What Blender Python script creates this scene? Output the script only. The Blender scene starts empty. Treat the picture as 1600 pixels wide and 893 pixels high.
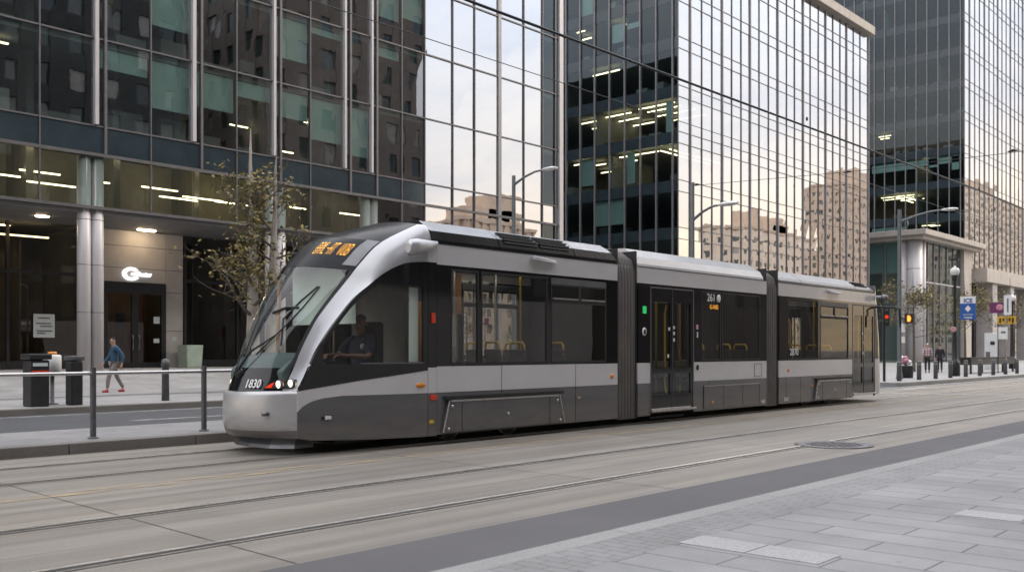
import bpy, bmesh, math, random
from mathutils import Vector, Matrix, noise
random.seed(7)
SC = bpy.context.scene
COL = SC.collection
R = math.radians

# ------------------------------------------------------------------ helpers
class MB:
    def __init__(s):
        s.v = []; s.f = []; s.m = []; s.sm = []
    def add(s, vs, fs, mat=0, smooth=False):
        b = len(s.v)
        s.v += [tuple(p) for p in vs]
        for f in fs:
            s.f.append([b + i for i in f]); s.m.append(mat); s.sm.append(smooth)
        return s
    def hexa(s, p, mat=0):      # p: bottom 4 (ccw), top 4
        return s.add(p, [(3, 2, 1, 0), (4, 5, 6, 7), (0, 1, 5, 4), (1, 2, 6, 5), (2, 3, 7, 6), (3, 0, 4, 7)], mat)
    def box(s, x0, x1, y0, y1, z0, z1, mat=0):
        return s.hexa([(x0, y0, z0), (x1, y0, z0), (x1, y1, z0), (x0, y1, z0), (x0, y0, z1), (x1, y0, z1), (x1, y1, z1), (x0, y1, z1)], mat)
    def quad(s, a, b, c, d, mat=0):
        return s.add([a, b, c, d], [(0, 1, 2, 3)], mat)
    def tube(s, pts, rs, n=8, mat=0, smooth=True):
        pts = [Vector(p) for p in pts]
        if not isinstance(rs, (list, tuple)): rs = [rs] * len(pts)
        rings = []
        for i, p in enumerate(pts):
            d = (pts[min(i + 1, len(pts) - 1)] - pts[max(i - 1, 0)]).normalized()
            u = d.cross(Vector((0, 0, 1)))
            if u.length < 0.05: u = d.cross(Vector((1, 0, 0)))
            u.normalize(); w = d.cross(u)
            rings.append([p + (u * math.cos(2 * math.pi * k / n) + w * math.sin(2 * math.pi * k / n)) * rs[i] for k in range(n)])
        vs = [q for r in rings for q in r]; fs = []
        for i in range(len(pts) - 1):
            for k in range(n):
                fs.append((i * n + k, i * n + (k + 1) % n, (i + 1) * n + (k + 1) % n, (i + 1) * n + k))
        s.add(vs, fs, mat, smooth)
        s.add(rings[0], [tuple(range(n))], mat); s.add(rings[-1], [tuple(range(n))[::-1]], mat)
        return s
    def lathe(s, c, prof, n=16, mat=0, smooth=True, axis='z'):
        vs = []; fs = []
        for (r, h) in prof:
            for k in range(n):
                a = 2 * math.pi * k / n
                p = (r * math.cos(a), r * math.sin(a), h)
                if axis == 'y': p = (p[0], p[2], p[1])
                if axis == 'x': p = (p[2], p[0], p[1])
                vs.append((c[0] + p[0], c[1] + p[1], c[2] + p[2]))
        for i in range(len(prof) - 1):
            for k in range(n):
                fs.append((i * n + k, i * n + (k + 1) % n, (i + 1) * n + (k + 1) % n, (i + 1) * n + k))
        fs.append(tuple(range(n))[::-1]); fs.append(tuple(range((len(prof) - 1) * n, len(prof) * n)))
        return s.add(vs, fs, mat, smooth)
    def prism(s, poly, axis, a0, a1, mat=0):   # poly in the two other axes
        def P(p, a):
            if axis == 'x': return (a, p[0], p[1])
            if axis == 'y': return (p[0], a, p[1])
            return (p[0], p[1], a)
        n = len(poly)
        vs = [P(p, a0) for p in poly] + [P(p, a1) for p in poly]
        fs = [tuple(range(n))[::-1], tuple(range(n, 2 * n))]
        fs += [(i, (i + 1) % n, n + (i + 1) % n, n + i) for i in range(n)]
        return s.add(vs, fs, mat)
    def loft(s, rows, mat=0, smooth=True, closed=False):
        n = len(rows[0]); vs = [p for r in rows for p in r]; fs = []
        for i in range(len(rows) - 1):
            for k in range(n if closed else n - 1):
                fs.append((i * n + k, i * n + (k + 1) % n, (i + 1) * n + (k + 1) % n, (i + 1) * n + k))
        return s.add(vs, fs, mat, smooth)
    def build(s, name, mats, parent=None, fix=True, bevel=0, weld=False):
        me = bpy.data.meshes.new(name)
        me.from_pydata(s.v, [], s.f)
        if not isinstance(mats, (list, tuple)): mats = [mats]
        for m in mats: me.materials.append(m)
        me.polygons.foreach_set('material_index', s.m)
        me.polygons.foreach_set('use_smooth', s.sm)
        me.update()
        if fix:
            bm = bmesh.new(); bm.from_mesh(me)
            if weld: bmesh.ops.remove_doubles(bm, verts=bm.verts, dist=0.0005)
            bmesh.ops.recalc_face_normals(bm, faces=bm.faces)
            bm.to_mesh(me); bm.free()
        o = bpy.data.objects.new(name, me); COL.objects.link(o)
        if parent is not None: adopt(o, parent)
        if bevel:
            b = o.modifiers.new('edge', 'BEVEL'); b.width = bevel; b.segments = 2; b.limit_method = 'ANGLE'; b.angle_limit = R(40)
        return o

def wloc(o):
    v = Vector(o.location)
    if o.parent: v += wloc(o.parent) + o.matrix_parent_inverse.translation
    return v
def adopt(o, parent):
    o.parent = parent
    o.matrix_parent_inverse = Matrix.Translation(-wloc(parent))
def tag(o, label=None, cat=None, group=None, kind=None):
    if label: o['label'] = label
    if cat: o['category'] = cat
    if group: o['group'] = group
    if kind: o['kind'] = kind
    return o
def thing(name, label, cat, loc=(0, 0, 0), group=None):
    o = bpy.data.objects.new(name, None); COL.objects.link(o); o.location = loc
    return tag(o, label, cat, group)
def struct(mb, name, mats, **k):
    return tag(mb.build(name, mats, **k), kind='structure')
def copy_tree(o, parent=None):
    c = o.copy(); COL.objects.link(c)
    if parent:
        inv = o.matrix_parent_inverse.copy(); c.parent = parent; c.matrix_parent_inverse = inv
    for ch in [x for x in COL.objects if x.parent == o]: copy_tree(ch, c)
    return c
def text(name, s, size, mat, M, parent, ext=0.004, bold=0.0, align='CENTER'):
    cu = bpy.data.curves.new(name, 'FONT'); cu.body = s; cu.size = size; cu.extrude = ext; cu.offset = bold
    cu.align_x = align; cu.align_y = 'CENTER'; cu.resolution_u = 3
    t = bpy.data.objects.new(name, cu); COL.objects.link(t)
    bpy.context.view_layer.update()
    me = bpy.data.meshes.new_from_object(t.evaluated_get(bpy.context.evaluated_depsgraph_get()))
    COL.objects.unlink(t); bpy.data.objects.remove(t)
    me.transform(M); me.materials.clear(); me.materials.append(mat)
    o = bpy.data.objects.new(name, me); COL.objects.link(o)
    if parent: adopt(o, parent)
    return o
def mat_face(loc, xdir, ydir):
    x = Vector(xdir).normalized(); y = Vector(ydir).normalized(); z = x.cross(y)
    return Matrix.Translation(loc) @ Matrix(((x[0], y[0], z[0], 0), (x[1], y[1], z[1], 0), (x[2], y[2], z[2], 0), (0, 0, 0, 1)))

# ------------------------------------------------------------------ materials
def lin(c):
    return tuple(c) + (1.0,) if len(c) == 3 else c
def new_mat(name):
    m = bpy.data.materials.new(name); m.use_nodes = True
    nt = m.node_tree; nt.nodes.clear()
    out = nt.nodes.new('ShaderNodeOutputMaterial')
    return m, nt, out
def N(nt, t, **k):
    n = nt.nodes.new(t)
    for a, b in k.items(): setattr(n, a, b)
    return n
def pos(nt, scale=(1, 1, 1)):
    g = N(nt, 'ShaderNodeNewGeometry'); mp = N(nt, 'ShaderNodeMapping'); mp.inputs['Scale'].default_value = scale
    nt.links.new(g.outputs['Position'], mp.inputs['Vector']); return mp.outputs['Vector']
def fbm(nt, vec, scale, detail=4, rough=.6, dist=0):
    n = N(nt, 'ShaderNodeTexNoise'); n.inputs['Scale'].default_value = scale; n.inputs['Detail'].default_value = detail
    n.inputs['Roughness'].default_value = rough; n.inputs['Distortion'].default_value = dist
    nt.links.new(vec, n.inputs['Vector']); return n.outputs['Fac']
def ramp(nt, fac, stops):
    r = N(nt, 'ShaderNodeValToRGB'); e = r.color_ramp.elements
    while len(e) < len(stops): e.new(.5)
    for i, (p, c) in enumerate(stops): e[i].position = p; e[i].color = lin(c) if not isinstance(c, float) else (c, c, c, 1)
    nt.links.new(fac, r.inputs['Fac']); return r.outputs['Color']
def mix(nt, fac, a, b, mode='MIX'):
    m = N(nt, 'ShaderNodeMix', data_type='RGBA', blend_type=mode)
    for key, val in ((0, fac), (6, a), (7, b)):
        if isinstance(val, (int, float)): m.inputs[key].default_value = val
        elif isinstance(val, tuple): m.inputs[key].default_value = lin(val)
        else: nt.links.new(val, m.inputs[key])
    return m.outputs[2]
def paint(name, col, rough=.5, metal=0, var=.12, scale=3, bump=0, bscale=40, coat=0, stretch=(1, 1, 1), spec=.5):
    m, nt, out = new_mat(name)
    p = N(nt, 'ShaderNodeBsdfPrincipled')
    v = pos(nt, stretch)
    f = fbm(nt, v, scale, 5)
    lo = tuple(c * (1 - var) for c in col); hi = tuple(min(1, c * (1 + var)) for c in col)
    nt.links.new(ramp(nt, f, [(.3, lo), (.7, hi)]), p.inputs['Base Color'])
    p.inputs['Metallic'].default_value = metal
    p.inputs['Specular IOR Level'].default_value = spec
    rr = ramp(nt, fbm(nt, v, scale * 2.3, 3), [(.3, float(max(0.02, rough * .85))), (.7, float(min(1, rough * 1.15)))])
    nt.links.new(rr, p.inputs['Roughness'])
    if name in ('dark_grey_paint', 'grey_panel_paint', 'bumper_silver', 'silver_paint'):
        bc = p.inputs['Base Color'].links[0].from_socket
        sp = N(nt, 'ShaderNodeSeparateXYZ'); gg = N(nt, 'ShaderNodeNewGeometry'); nt.links.new(gg.outputs['Position'], sp.inputs[0])
        low = ramp(nt, sp.outputs[2], [(.15, 1.0), (.62, .22), (.95, .06)])
        gr_ = ramp(nt, fbm(nt, pos(nt, (1.2, 1, 5)), 1.4, 7, .7), [(.34, 0.0), (.70, .9)])
        mm = N(nt, 'ShaderNodeMath', operation='MULTIPLY'); nt.links.new(low, mm.inputs[0]); nt.links.new(gr_, mm.inputs[1])
        nt.links.new(mix(nt, mm.outputs[0], bc, (.19, .165, .14)), p.inputs['Base Color'])
    if coat: p.inputs['Coat Weight'].default_value = coat; p.inputs['Coat Roughness'].default_value = .06
    if bump:
        b = N(nt, 'ShaderNodeBump'); b.inputs['Strength'].default_value = bump; b.inputs['Distance'].default_value = .01
        nt.links.new(fbm(nt, v, bscale, 4), b.inputs['Height']); nt.links.new(b.outputs['Normal'], p.inputs['Normal'])
    nt.links.new(p.outputs[0], out.inputs[0]); return m
def emit(name, col, s):
    m, nt, out = new_mat(name); e = N(nt, 'ShaderNodeEmission'); e.inputs[0].default_value = lin(col); e.inputs[1].default_value = s
    nt.links.new(e.outputs[0], out.inputs[0]); return m
def glass(name, tint, base, edge=1.0, power=3.0, gcol=(1, 1, 1), rough=0.0, wave=0.0, wscale=.5, stretch=(1, 1, 1)):
    # coated pane: mirror part rises towards grazing angles, the rest lets tinted light through
    m, nt, out = new_mat(name)
    t = N(nt, 'ShaderNodeBsdfTransparent'); t.inputs[0].default_value = lin(tint)
    g = N(nt, 'ShaderNodeBsdfGlossy'); g.inputs['Color'].default_value = lin(gcol); g.inputs['Roughness'].default_value = rough
    lw = N(nt, 'ShaderNodeLayerWeight'); lw.inputs['Blend'].default_value = .5
    pw = N(nt, 'ShaderNodeMath', operation='POWER'); pw.inputs[1].default_value = power
    nt.links.new(lw.outputs['Facing'], pw.inputs[0])
    ma = N(nt, 'ShaderNodeMapRange'); ma.inputs['To Min'].default_value = base; ma.inputs['To Max'].default_value = edge
    nt.links.new(pw.outputs[0], ma.inputs['Value'])
    mx = N(nt, 'ShaderNodeMixShader'); nt.links.new(ma.outputs[0], mx.inputs[0])
    nt.links.new(t.outputs[0], mx.inputs[1]); nt.links.new(g.outputs[0], mx.inputs[2])
    if wave:
        b = N(nt, 'ShaderNodeBump'); b.inputs['Strength'].default_value = 1; b.inputs['Distance'].default_value = wave
        nt.links.new(fbm(nt, pos(nt, stretch), wscale, 2, .45), b.inputs['Height']); nt.links.new(b.outputs['Normal'], g.inputs['Normal'])
    nt.links.new(mx.outputs[0], out.inputs[0]); return m
def bricks(name, c1, c2, mortar, w, h, msize, swap=False, rough=.75, bump=.3, off=.5, stain=.25):
    m, nt, out = new_mat(name); p = N(nt, 'ShaderNodeBsdfPrincipled')
    g = N(nt, 'ShaderNodeNewGeometry'); sp = N(nt, 'ShaderNodeSeparateXYZ'); cb = N(nt, 'ShaderNodeCombineXYZ')
    nt.links.new(g.outputs['Position'], sp.inputs[0])
    nt.links.new(sp.outputs[1 if swap else 0], cb.inputs[0]); nt.links.new(sp.outputs[0 if swap else 1], cb.inputs[1])
    b = N(nt, 'ShaderNodeTexBrick'); b.offset = off
    b.inputs['Color1'].default_value = lin(c1); b.inputs['Color2'].default_value = lin(c2); b.inputs['Mortar'].default_value = lin(mortar)
    b.inputs['Scale'].default_value = 1; b.inputs['Mortar Size'].default_value = msize; b.inputs['Brick Width'].default_value = w; b.inputs['Row Height'].default_value = h
    b.inputs['Mortar Smooth'].default_value = .2; b.inputs['Bias'].default_value = -.1
    nt.links.new(cb.outputs[0], b.inputs['Vector'])
    v = pos(nt)
    st = ramp(nt, fbm(nt, v, .9, 6, .65), [(.35, (1 - stain,) * 3), (.65, (1.0,) * 3)])
    sp2 = ramp(nt, fbm(nt, v, 60, 3), [(.3, (.88,) * 3), (.7, (1.0,) * 3)])
    c = mix(nt, 1.0, b.outputs['Color'], st, 'MULTIPLY'); c = mix(nt, 1.0, c, sp2, 'MULTIPLY')
    vo = N(nt, 'ShaderNodeTexVoronoi'); vo.inputs['Scale'].default_value = 2.6; nt.links.new(v, vo.inputs['Vector'])
    c = mix(nt, ramp(nt, vo.outputs['Distance'], [(.045, .55), (.06, 0.0)]), c, (.12, .115, .11))
    vo2 = N(nt, 'ShaderNodeTexVoronoi'); vo2.inputs['Scale'].default_value = 1.1; nt.links.new(v, vo2.inputs['Vector'])
    c = mix(nt, ramp(nt, vo2.outputs['Distance'], [(.022, .7), (.03, 0.0)]), c, (.5, .49, .47))
    c = mix(nt, ramp(nt, fbm(nt, v, 1.7, 8, .75), [(.58, 0.0), (.72, .35)]), c, (.15, .145, .135))
    nt.links.new(c, p.inputs['Base Color']); p.inputs['Roughness'].default_value = rough
    bp = N(nt, 'ShaderNodeBump'); bp.inputs['Strength'].default_value = bump; bp.inputs['Distance'].default_value = .006; bp.invert = True
    nt.links.new(b.outputs['Fac'], bp.inputs['Height']); nt.links.new(bp.outputs['Normal'], p.inputs['Normal'])
    nt.links.new(p.outputs[0], out.inputs[0]); return m
def ground(name, c_lo, c_hi, rough, streak=(.25, 3, 1), sscale=1.2, speck=80, crack=0.0, tint=None):
    m, nt, out = new_mat(name); p = N(nt, 'ShaderNodeBsdfPrincipled')
    v = pos(nt)
    a = fbm(nt, pos(nt, streak), sscale, 6, .65)
    base = ramp(nt, a, [(.28, c_lo), (.72, c_hi)])
    big = ramp(nt, fbm(nt, v, .35, 5, .6), [(.35, (.82,) * 3), (.65, (1.0,) * 3)])
    c = mix(nt, 1, base, big, 'MULTIPLY')
    sp = ramp(nt, fbm(nt, v, speck, 2, .7), [(.3, (.72,) * 3), (.62, (1.05,) * 3)])
    c = mix(nt, 1, c, sp, 'MULTIPLY')
    if tint:
        c = mix(nt, ramp(nt, fbm(nt, pos(nt, (.12, 1.2, 1)), 1.3, 4), [(.5, 0.0), (.75, .55)]), c, tint)
    if crack:
        gx = N(nt, 'ShaderNodeNewGeometry'); sxx = N(nt, 'ShaderNodeSeparateXYZ'); nt.links.new(gx.outputs['Position'], sxx.inputs[0])
        m1 = N(nt, 'ShaderNodeMath', operation='MULTIPLY_ADD'); m1.inputs[1].default_value = 1 / 4.9; m1.inputs[2].default_value = -8.9 / 4.9; nt.links.new(sxx.outputs[0], m1.inputs[0])
        m2 = N(nt, 'ShaderNodeMath', operation='FLOOR'); nt.links.new(m1.outputs[0], m2.inputs[0])
        wn = N(nt, 'ShaderNodeTexWhiteNoise', noise_dimensions='1D'); nt.links.new(m2.outputs[0], wn.inputs['W'])
        c = mix(nt, 1, c, ramp(nt, wn.outputs['Value'], [(0, (.90, .90, .90)), (1, (1.06, 1.05, 1.04))]), 'MULTIPLY')
        c = mix(nt, ramp(nt, fbm(nt, pos(nt, (.7, 1, 1)), .8, 8, .72), [(.52, 0.0), (.60, .25)]), c, (.15, .14, .125))
        # oil drips and dark scuffs
        c = mix(nt, 1, c, ramp(nt, fbm(nt, pos(nt, (.035, 3.2, 1)), 1.4, 5, .6), [(.33, (.66, .64, .62)), (.6, (1.0,) * 3)]), 'MULTIPLY')
        c = mix(nt, ramp(nt, fbm(nt, v, 2.2, 7, .8), [(.62, 0.0), (.70, .30)]), c, (.13, .115, .10))
        c = mix(nt, ramp(nt, fbm(nt, pos(nt, (1.2, 4, 1)), 1.6, 6, .75), [(.66, 0.0), (.74, .45)]), c, (.09, .08, .075))
    nt.links.new(c, p.inputs['Base Color'])
    nt.links.new(ramp(nt, a, [(.3, float(rough * .85)), (.7, float(min(1, rough * 1.1)))]), p.inputs['Roughness'])
    b = N(nt, 'ShaderNodeBump'); b.inputs['Strength'].default_value = .35; b.inputs['Distance'].default_value = .004
    nt.links.new(fbm(nt, v, speck, 4), b.inputs['Height']); nt.links.new(b.outputs['Normal'], p.inputs['Normal'])
    nt.links.new(p.outputs[0], out.inputs[0]); return m
def worn(name, col, amount=.5):   # worn road paint: see-through where it has rubbed off
    m, nt, out = new_mat(name); p = N(nt, 'ShaderNodeBsdfPrincipled'); p.inputs['Base Color'].default_value = lin(col); p.inputs['Roughness'].default_value = .7
    t = N(nt, 'ShaderNodeBsdfTransparent'); mx = N(nt, 'ShaderNodeMixShader')
    nt.links.new(ramp(nt, fbm(nt, pos(nt, (.5, 2, 1)), 4, 6, .7), [(.30, 0.0), (.58, float(amount))]), mx.inputs[0])
    nt.links.new(p.outputs[0], mx.inputs[1]); nt.links.new(t.outputs[0], mx.inputs[2]); nt.links.new(mx.outputs[0], out.inputs[0]); return m

M = {}
M['silver'] = paint('silver_paint', (.64, .625, .635), .36, .25, .04, 1.5, coat=.5)
M['bumper'] = paint('bumper_silver', (.46, .455, .46), .33, .35, .06, 2, coat=.4)
M['silver_light'] = paint('light_silver_paint', (.43, .43, .445), .34, .35, .04, 1.5, coat=.5)
M['podsilver'] = paint('roof_silver', (.15, .155, .165), .36, .3, .08, 1.2, coat=.25)
M['podlight'] = paint('roof_light_silver', (.30, .295, .29), .36, .3, .08, 1.2, coat=.25)
M['skirt'] = paint('dark_grey_paint', (.105, .105, .109), .38, .1, .12, 2, coat=.4, stretch=(.5, 1, 2))
M['panel'] = paint('grey_panel_paint', (.11, .11, .114), .4, .15, .15, 2, coat=.3, stretch=(.5, 1, 2))
M['blackgloss'] = paint('black_gloss', (.008, .008, .009), .08, 0, .2, 2, spec=.6)
M['roofdark'] = paint('dark_roof_gloss', (.012, .0125, .014), .25, 0, .2, 1, spec=.15)
M['trimgrey'] = paint('grey_trim', (.16, .16, .165), .4, .6, .1, 4)
M['rubber'] = paint('rubber', (.018, .018, .018), .65, 0, .2, 8)
M['bellow'] = paint('bellows_fabric', (.12, .108, .10), .75, 0, .22, 5, bump=.4, bscale=60, stretch=(1, 1, .3))
M['steel'] = paint('steel', (.5, .49, .48), .3, 1, .1, 6)
M['rail'] = paint('rail_steel', (.75, .71, .66), .36, 1, .15, 8, stretch=(.3, 1, 1))
M['groove'] = paint('rail_groove', (.035, .033, .032), .6, 0, .3, 6, stretch=(.2, 1, 1))
M['iron'] = paint('cast_iron', (.15, .145, .15), .45, .7, .35, 30, bump=.5, bscale=90)
M['tramglass'] = glass('tram_glass', (.78, .79, .76), .09, .85, 7.0, wave=.0006, wscale=1.5)
M['cabglass'] = glass('cab_side_glass', (.85, .86, .84), .03, .8, 5.0)
M['screenglass'] = glass('windscreen_glass', (.84, .88, .86), .05, .9, 4.0)
M['tramfill'] = emit('tram_fill_strip', (1, .9, .75), 2.2)  # fill glow for the added strips inside the tram
M['amber'] = emit('amber_led', (1, .46, .06), 2.6)
M['amberlens'] = paint('amber_lens', (.7, .24, .02), .2, 0, .1, 5)
M['redlens'] = paint('red_lens', (.65, .05, .02), .2, 0, .1, 5)
M['redlit'] = emit('lit_red_lens', (1, .06, .02), .6)
M['lamp'] = emit('headlamp_glow', (1, .86, .6), 1.6)
M['yellowbar'] = paint('yellow_rail', (.55, .36, .02), .35, 0, .1, 5)
M['seat'] = paint('seat_fabric', (.035, .033, .036), .8, 0, .3, 12)
M['interior'] = paint('interior_panel', (.30, .29, .28), .6, 0, .1, 3)
M['wood'] = paint('interior_wood', (.45, .22, .08), .45, 0, .2, 2, stretch=(3, 3, .4))
M['tan'] = paint('tan_panel', (.42, .30, .20), .5, 0, .12, 2)
M['blind'] = paint('pale_blind', (.72, .82, .76), .8, 0, .06, 2)
M['white'] = paint('white_paint', (.72, .72, .71), .45, 0, .06, 4)
M['yellowsticker'] = paint('yellow_sticker', (.65, .42, .04), .5)
M['green'] = emit('green_indicator', (.06, .75, .22), .4)
M['black'] = paint('black_metal', (.022, .022, .024), .45, .2, .25, 6)
M['postgrey'] = paint('dark_post_paint', (.10, .10, .105), .5, .3, .25, 8)
M['lampgrey'] = paint('galvanised_pole', (.17, .185, .19), .5, .5, .15, 5)
M['alum'] = paint('aluminium_fin', (.50, .475, .475), .45, .2, .06, 3, stretch=(1, 1, .2))
M['mullion'] = paint('dark_mullion', (.14, .135, .14), .45, .5, .12, 3)
M['mulliongrey'] = paint('grey_mullion', (.25, .24, .245), .45, .5, .1, 3)
M['spandrel'] = paint('spandrel_glass', (.030, .043, .052), .10, 0, .2, 1, spec=.8)
M['stonegrey'] = paint('grey_stone', (.42, .39, .37), .7, 0, .10, 1.4, bump=.15, bscale=30)
M['limestone'] = paint('pale_limestone', (.46, .41, .36), .75, 0, .10, 1.2, bump=.15, bscale=30)
M['soffit'] = paint('soffit_panel', (.17, .165, .165), .6, 0, .08, 1)
M['slab'] = paint('office_ceiling', (.24, .24, .22), .8, 0, .08, 1)
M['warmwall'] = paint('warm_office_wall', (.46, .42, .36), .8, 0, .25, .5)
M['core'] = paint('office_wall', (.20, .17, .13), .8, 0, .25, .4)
M['striplight'] = emit('office_strip_light', (1, .80, .47), 4.6)
M['officeblind'] = paint('roller_blind', (.50, .62, .58), .8, 0, .05, 2)
GW = dict(rough=.0)
M['g_street'] = glass('street_front_glass', (.58, .68, .655), .24, .92, 1.7, (.93, .95, .97), wave=.0030, wscale=.6)
M['g_mirror'] = glass('mirror_coated_glass', (.16, .18, .18), .72, .96, 1.8, (.96, .96, .97), wave=.0030, wscale=.6)
M['g_side'] = glass('side_front_glass', (.50, .60, .59), .08, .75, 3.0, (.80, .90, .95), wave=.0018, wscale=.6)
M['g_low'] = glass('pale_low_glass', (.66, .74, .71), .14, .9, 2.2, wave=.0015, wscale=.6)
M['g_clear'] = glass('clear_shop_glass', (.45, .45, .42), .07, .8, 3.5)
M['pglass'] = paint('dark_window_glass', (.045, .062, .066), .06, 0, .2, 1, spec=.9)
M['pglass_pale'] = paint('curtained_window', (.30, .29, .27), .12, 0, .2, 1, spec=.8); M['pglass_mid'] = paint('blind_window', (.13, .14, .14), .1, 0, .2, 1, spec=.8)
M['brownstone'] = paint('brown_brick', (.17, .145, .130), .85, 0, .18, 1.5, bump=.2, bscale=20)
M['darkbrick'] = paint('dark_brick', (.046, .050, .054), .85, 0, .2, 1.5)
M['beige'] = paint('beige_concrete', (.74, .61, .48), .85, 0, .12, .6)
M['tower'] = paint('brown_concrete', (.56, .44, .34), .85, 0, .12, .6)
M['bark'] = paint('pale_bark', (.36, .32, .28), .85, 0, .35, 5, bump=.5, bscale=25, stretch=(1, 1, .35))
M['twig'] = paint('dark_twig', (.10, .085, .07), .85, 0, .2, 5)
M['leaf'] = paint('yellow_green_leaf', (.21, .155, .045), .6, 0, .45, 1.3)
M['leaf2'] = paint('olive_leaf', (.13, .12, .04), .6, 0, .45, 1.3)
M['skin'] = paint('brown_skin', (.20, .105, .065), .5, 0, .1, 8)
M['skin2'] = paint('tan_skin', (.36, .21, .15), .5, 0, .1, 8)
M['navy'] = paint('navy_shirt', (.030, .036, .058), .85, 0, .25, 10)
M['bluejacket'] = paint('blue_jacket', (.022, .070, .125), .8, 0, .25, 8)
M['greytrouser'] = paint('grey_pink_trousers', (.20, .17, .165), .85, 0, .15, 8)
M['redshoe'] = paint('red_shoe', (.42, .025, .045), .5, 0, .2, 8)
M['darkcloth'] = paint('dark_cloth', (.022, .021, .024), .85, 0, .25, 8)
M['bluesign'] = paint('blue_sign', (.015, .085, .32), .4, 0, .05, 3)
M['purple'] = paint('purple_sign', (.13, .02, .10), .4, 0, .1, 3)
M['yellowsign'] = paint('yellow_sign', (.62, .36, .02), .4, 0, .1, 3)
M['pinkbag'] = paint('pink_bag', (.5, .22, .27), .6, 0, .4, 14)
M['greenbin'] = paint('pale_green_planter', (.36, .44, .37), .6, 0, .1, 3)
M['litwhite'] = emit('lit_white_sign', (1, 1, 1), 1.3)
M['downlight'] = emit('warm_downlight', (1, .76, .48), 40)
M['globe'] = paint('milky_globe', (.72, .71, .69), .35, 0, .05, 3)
M['handsignal'] = emit('orange_hand_signal', (1, .25, .03), 2.2)
M['paper'] = paint('poster_paper', (.52, .56, .57), .6, 0, .06, 5)

def plaid():
    m, nt, out = new_mat('plaid_wool'); p = N(nt, 'ShaderNodeBsdfPrincipled'); g = N(nt, 'ShaderNodeNewGeometry')
    sp = N(nt, 'ShaderNodeSeparateXYZ'); nt.links.new(g.outputs['Position'], sp.inputs[0]); c = None
    for i, f in ((2, 44.), (1, 44.)):
        k = N(nt, 'ShaderNodeMath', operation='MULTIPLY'); k.inputs[1].default_value = f; nt.links.new(sp.outputs[i], k.inputs[0])
        s = N(nt, 'ShaderNodeMath', operation='SINE'); nt.links.new(k.outputs[0], s.inputs[0])
        r = ramp(nt, s.outputs[0], [(.3, (.95, .9, .9)), (.5, (.5, .4, .42))])
        c = r if c is None else mix(nt, 1, c, r, 'MULTIPLY')
    c = mix(nt, 1, c, (.62, .55, .56), 'MULTIPLY')
    nt.links.new(c, p.inputs['Base Color']); p.inputs['Roughness'].default_value = .9; nt.links.new(p.outputs[0], out.inputs[0]); return m
M['plaid'] = plaid()
M['concrete'] = ground('track_concrete', (.212, .190, .162), (.322, .294, .254), .62, (.10, 2.2, 1), 1.5, 70, .55, tint=(.33, .28, .22))
M['asphalt'] = ground('road_asphalt', (.052, .054, .060), (.080, .082, .088), .7, (.2, 1.5, 1), 1.3, 90)
M['band'] = ground('asphalt_band', (.078, .073, .077), (.108, .101, .105), .75, (.6, 1.5, 1), 1.3, 90)
M['kerb'] = ground('kerb_stone', (.25, .245, .235), (.34, .335, .32), .75, (.3, 1, 1), 2, 60)
M['kerbold'] = ground('old_kerb_stone', (.15, .14, .13), (.23, .215, .195), .75, (.4, 1, 1), 2, 60)
M['pavers'] = bricks('grey_pavers', (.268, .264, .262), (.312, .308, .304), (.10, .098, .095), 1.06, .365, .008, True)
M['strip'] = bricks('edge_pavers', (.255, .250, .246), (.285, .280, .275), (.17, .14, .14), .225, .11, .006, True)
M['plaza'] = bricks('plaza_pavers', (.33, .325, .32), (.41, .40, .395), (.22, .22, .22), 1.2, .6, .008, False, .6)
M['plazadark'] = bricks('dark_plaza_pavers', (.17, .165, .17), (.21, .2, .205), (.12, .12, .12), 1.2, .6, .008, False, .6)
M['whiteline'] = worn('white_road_paint', (.62, .62, .6), .7)
M['yellowline'] = worn('faded_yellow_paint', (.44, .33, .18), 1.0)
M['paleslab'] = ground('pale_paving_slab', (.34, .335, .33), (.40, .395, .385), .75, (1, 1, 1), 2, 60)

# ------------------------------------------------------------------ camera, world, sun
cam = bpy.data.cameras.new('camera'); co = bpy.data.objects.new('camera', cam); COL.objects.link(co)
F0 = 1500.0; TH = math.atan(1355 / F0)
co.location = (0, 0, 1.5); co.rotation_euler = (R(90), 0, TH - R(90))
cam.sensor_width = 36; cam.lens = 36 * F0 / 1600; cam.shift_x = 0; cam.shift_y = (547 - 446.5) / 1600
cam.clip_end = 3000; cam.clip_start = .05
cam.dof.use_dof = True; cam.dof.focus_distance = 14.5; cam.dof.aperture_fstop = 2.4
SC.camera = co
SUN_AZ = Vector((.86, -.51, 0)).normalized(); SUN_EL = R(33)
W = bpy.data.worlds.new('World'); SC.world = W; W.use_nodes = True
nt = W.node_tree; nt.nodes.clear()
wo = N(nt, 'ShaderNodeOutputWorld'); bg = N(nt, 'ShaderNodeBackground'); bg.inputs[1].default_value = .1
sky = N(nt, 'ShaderNodeTexSky', sky_type='NISHITA'); sky.sun_disc = False; sky.sun_elevation = SUN_EL
sky.sun_rotation = math.atan2(SUN_AZ.x, SUN_AZ.y); sky.dust_density = 2.0
tc = N(nt, 'ShaderNodeTexCoord'); sx = N(nt, 'ShaderNodeSeparateXYZ'); nt.links.new(tc.outputs['Generated'], sx.inputs[0])
cl = ramp(nt, sx.outputs[2], [(.0, (11.0, 8.5, 5.4)), (.08, (9.9, 8.2, 6.1)), (.17, (7.9, 7.6, 7.3)), (.30, (6.6, 7.2, 8.2)), (.6, (14, 14.2, 15)), (.9, (20, 20.2, 21))])
ad = N(nt, 'ShaderNodeMath', operation='ADD'); ad.inputs[1].default_value = .12; nt.links.new(sx.outputs[2], ad.inputs[0])
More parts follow.
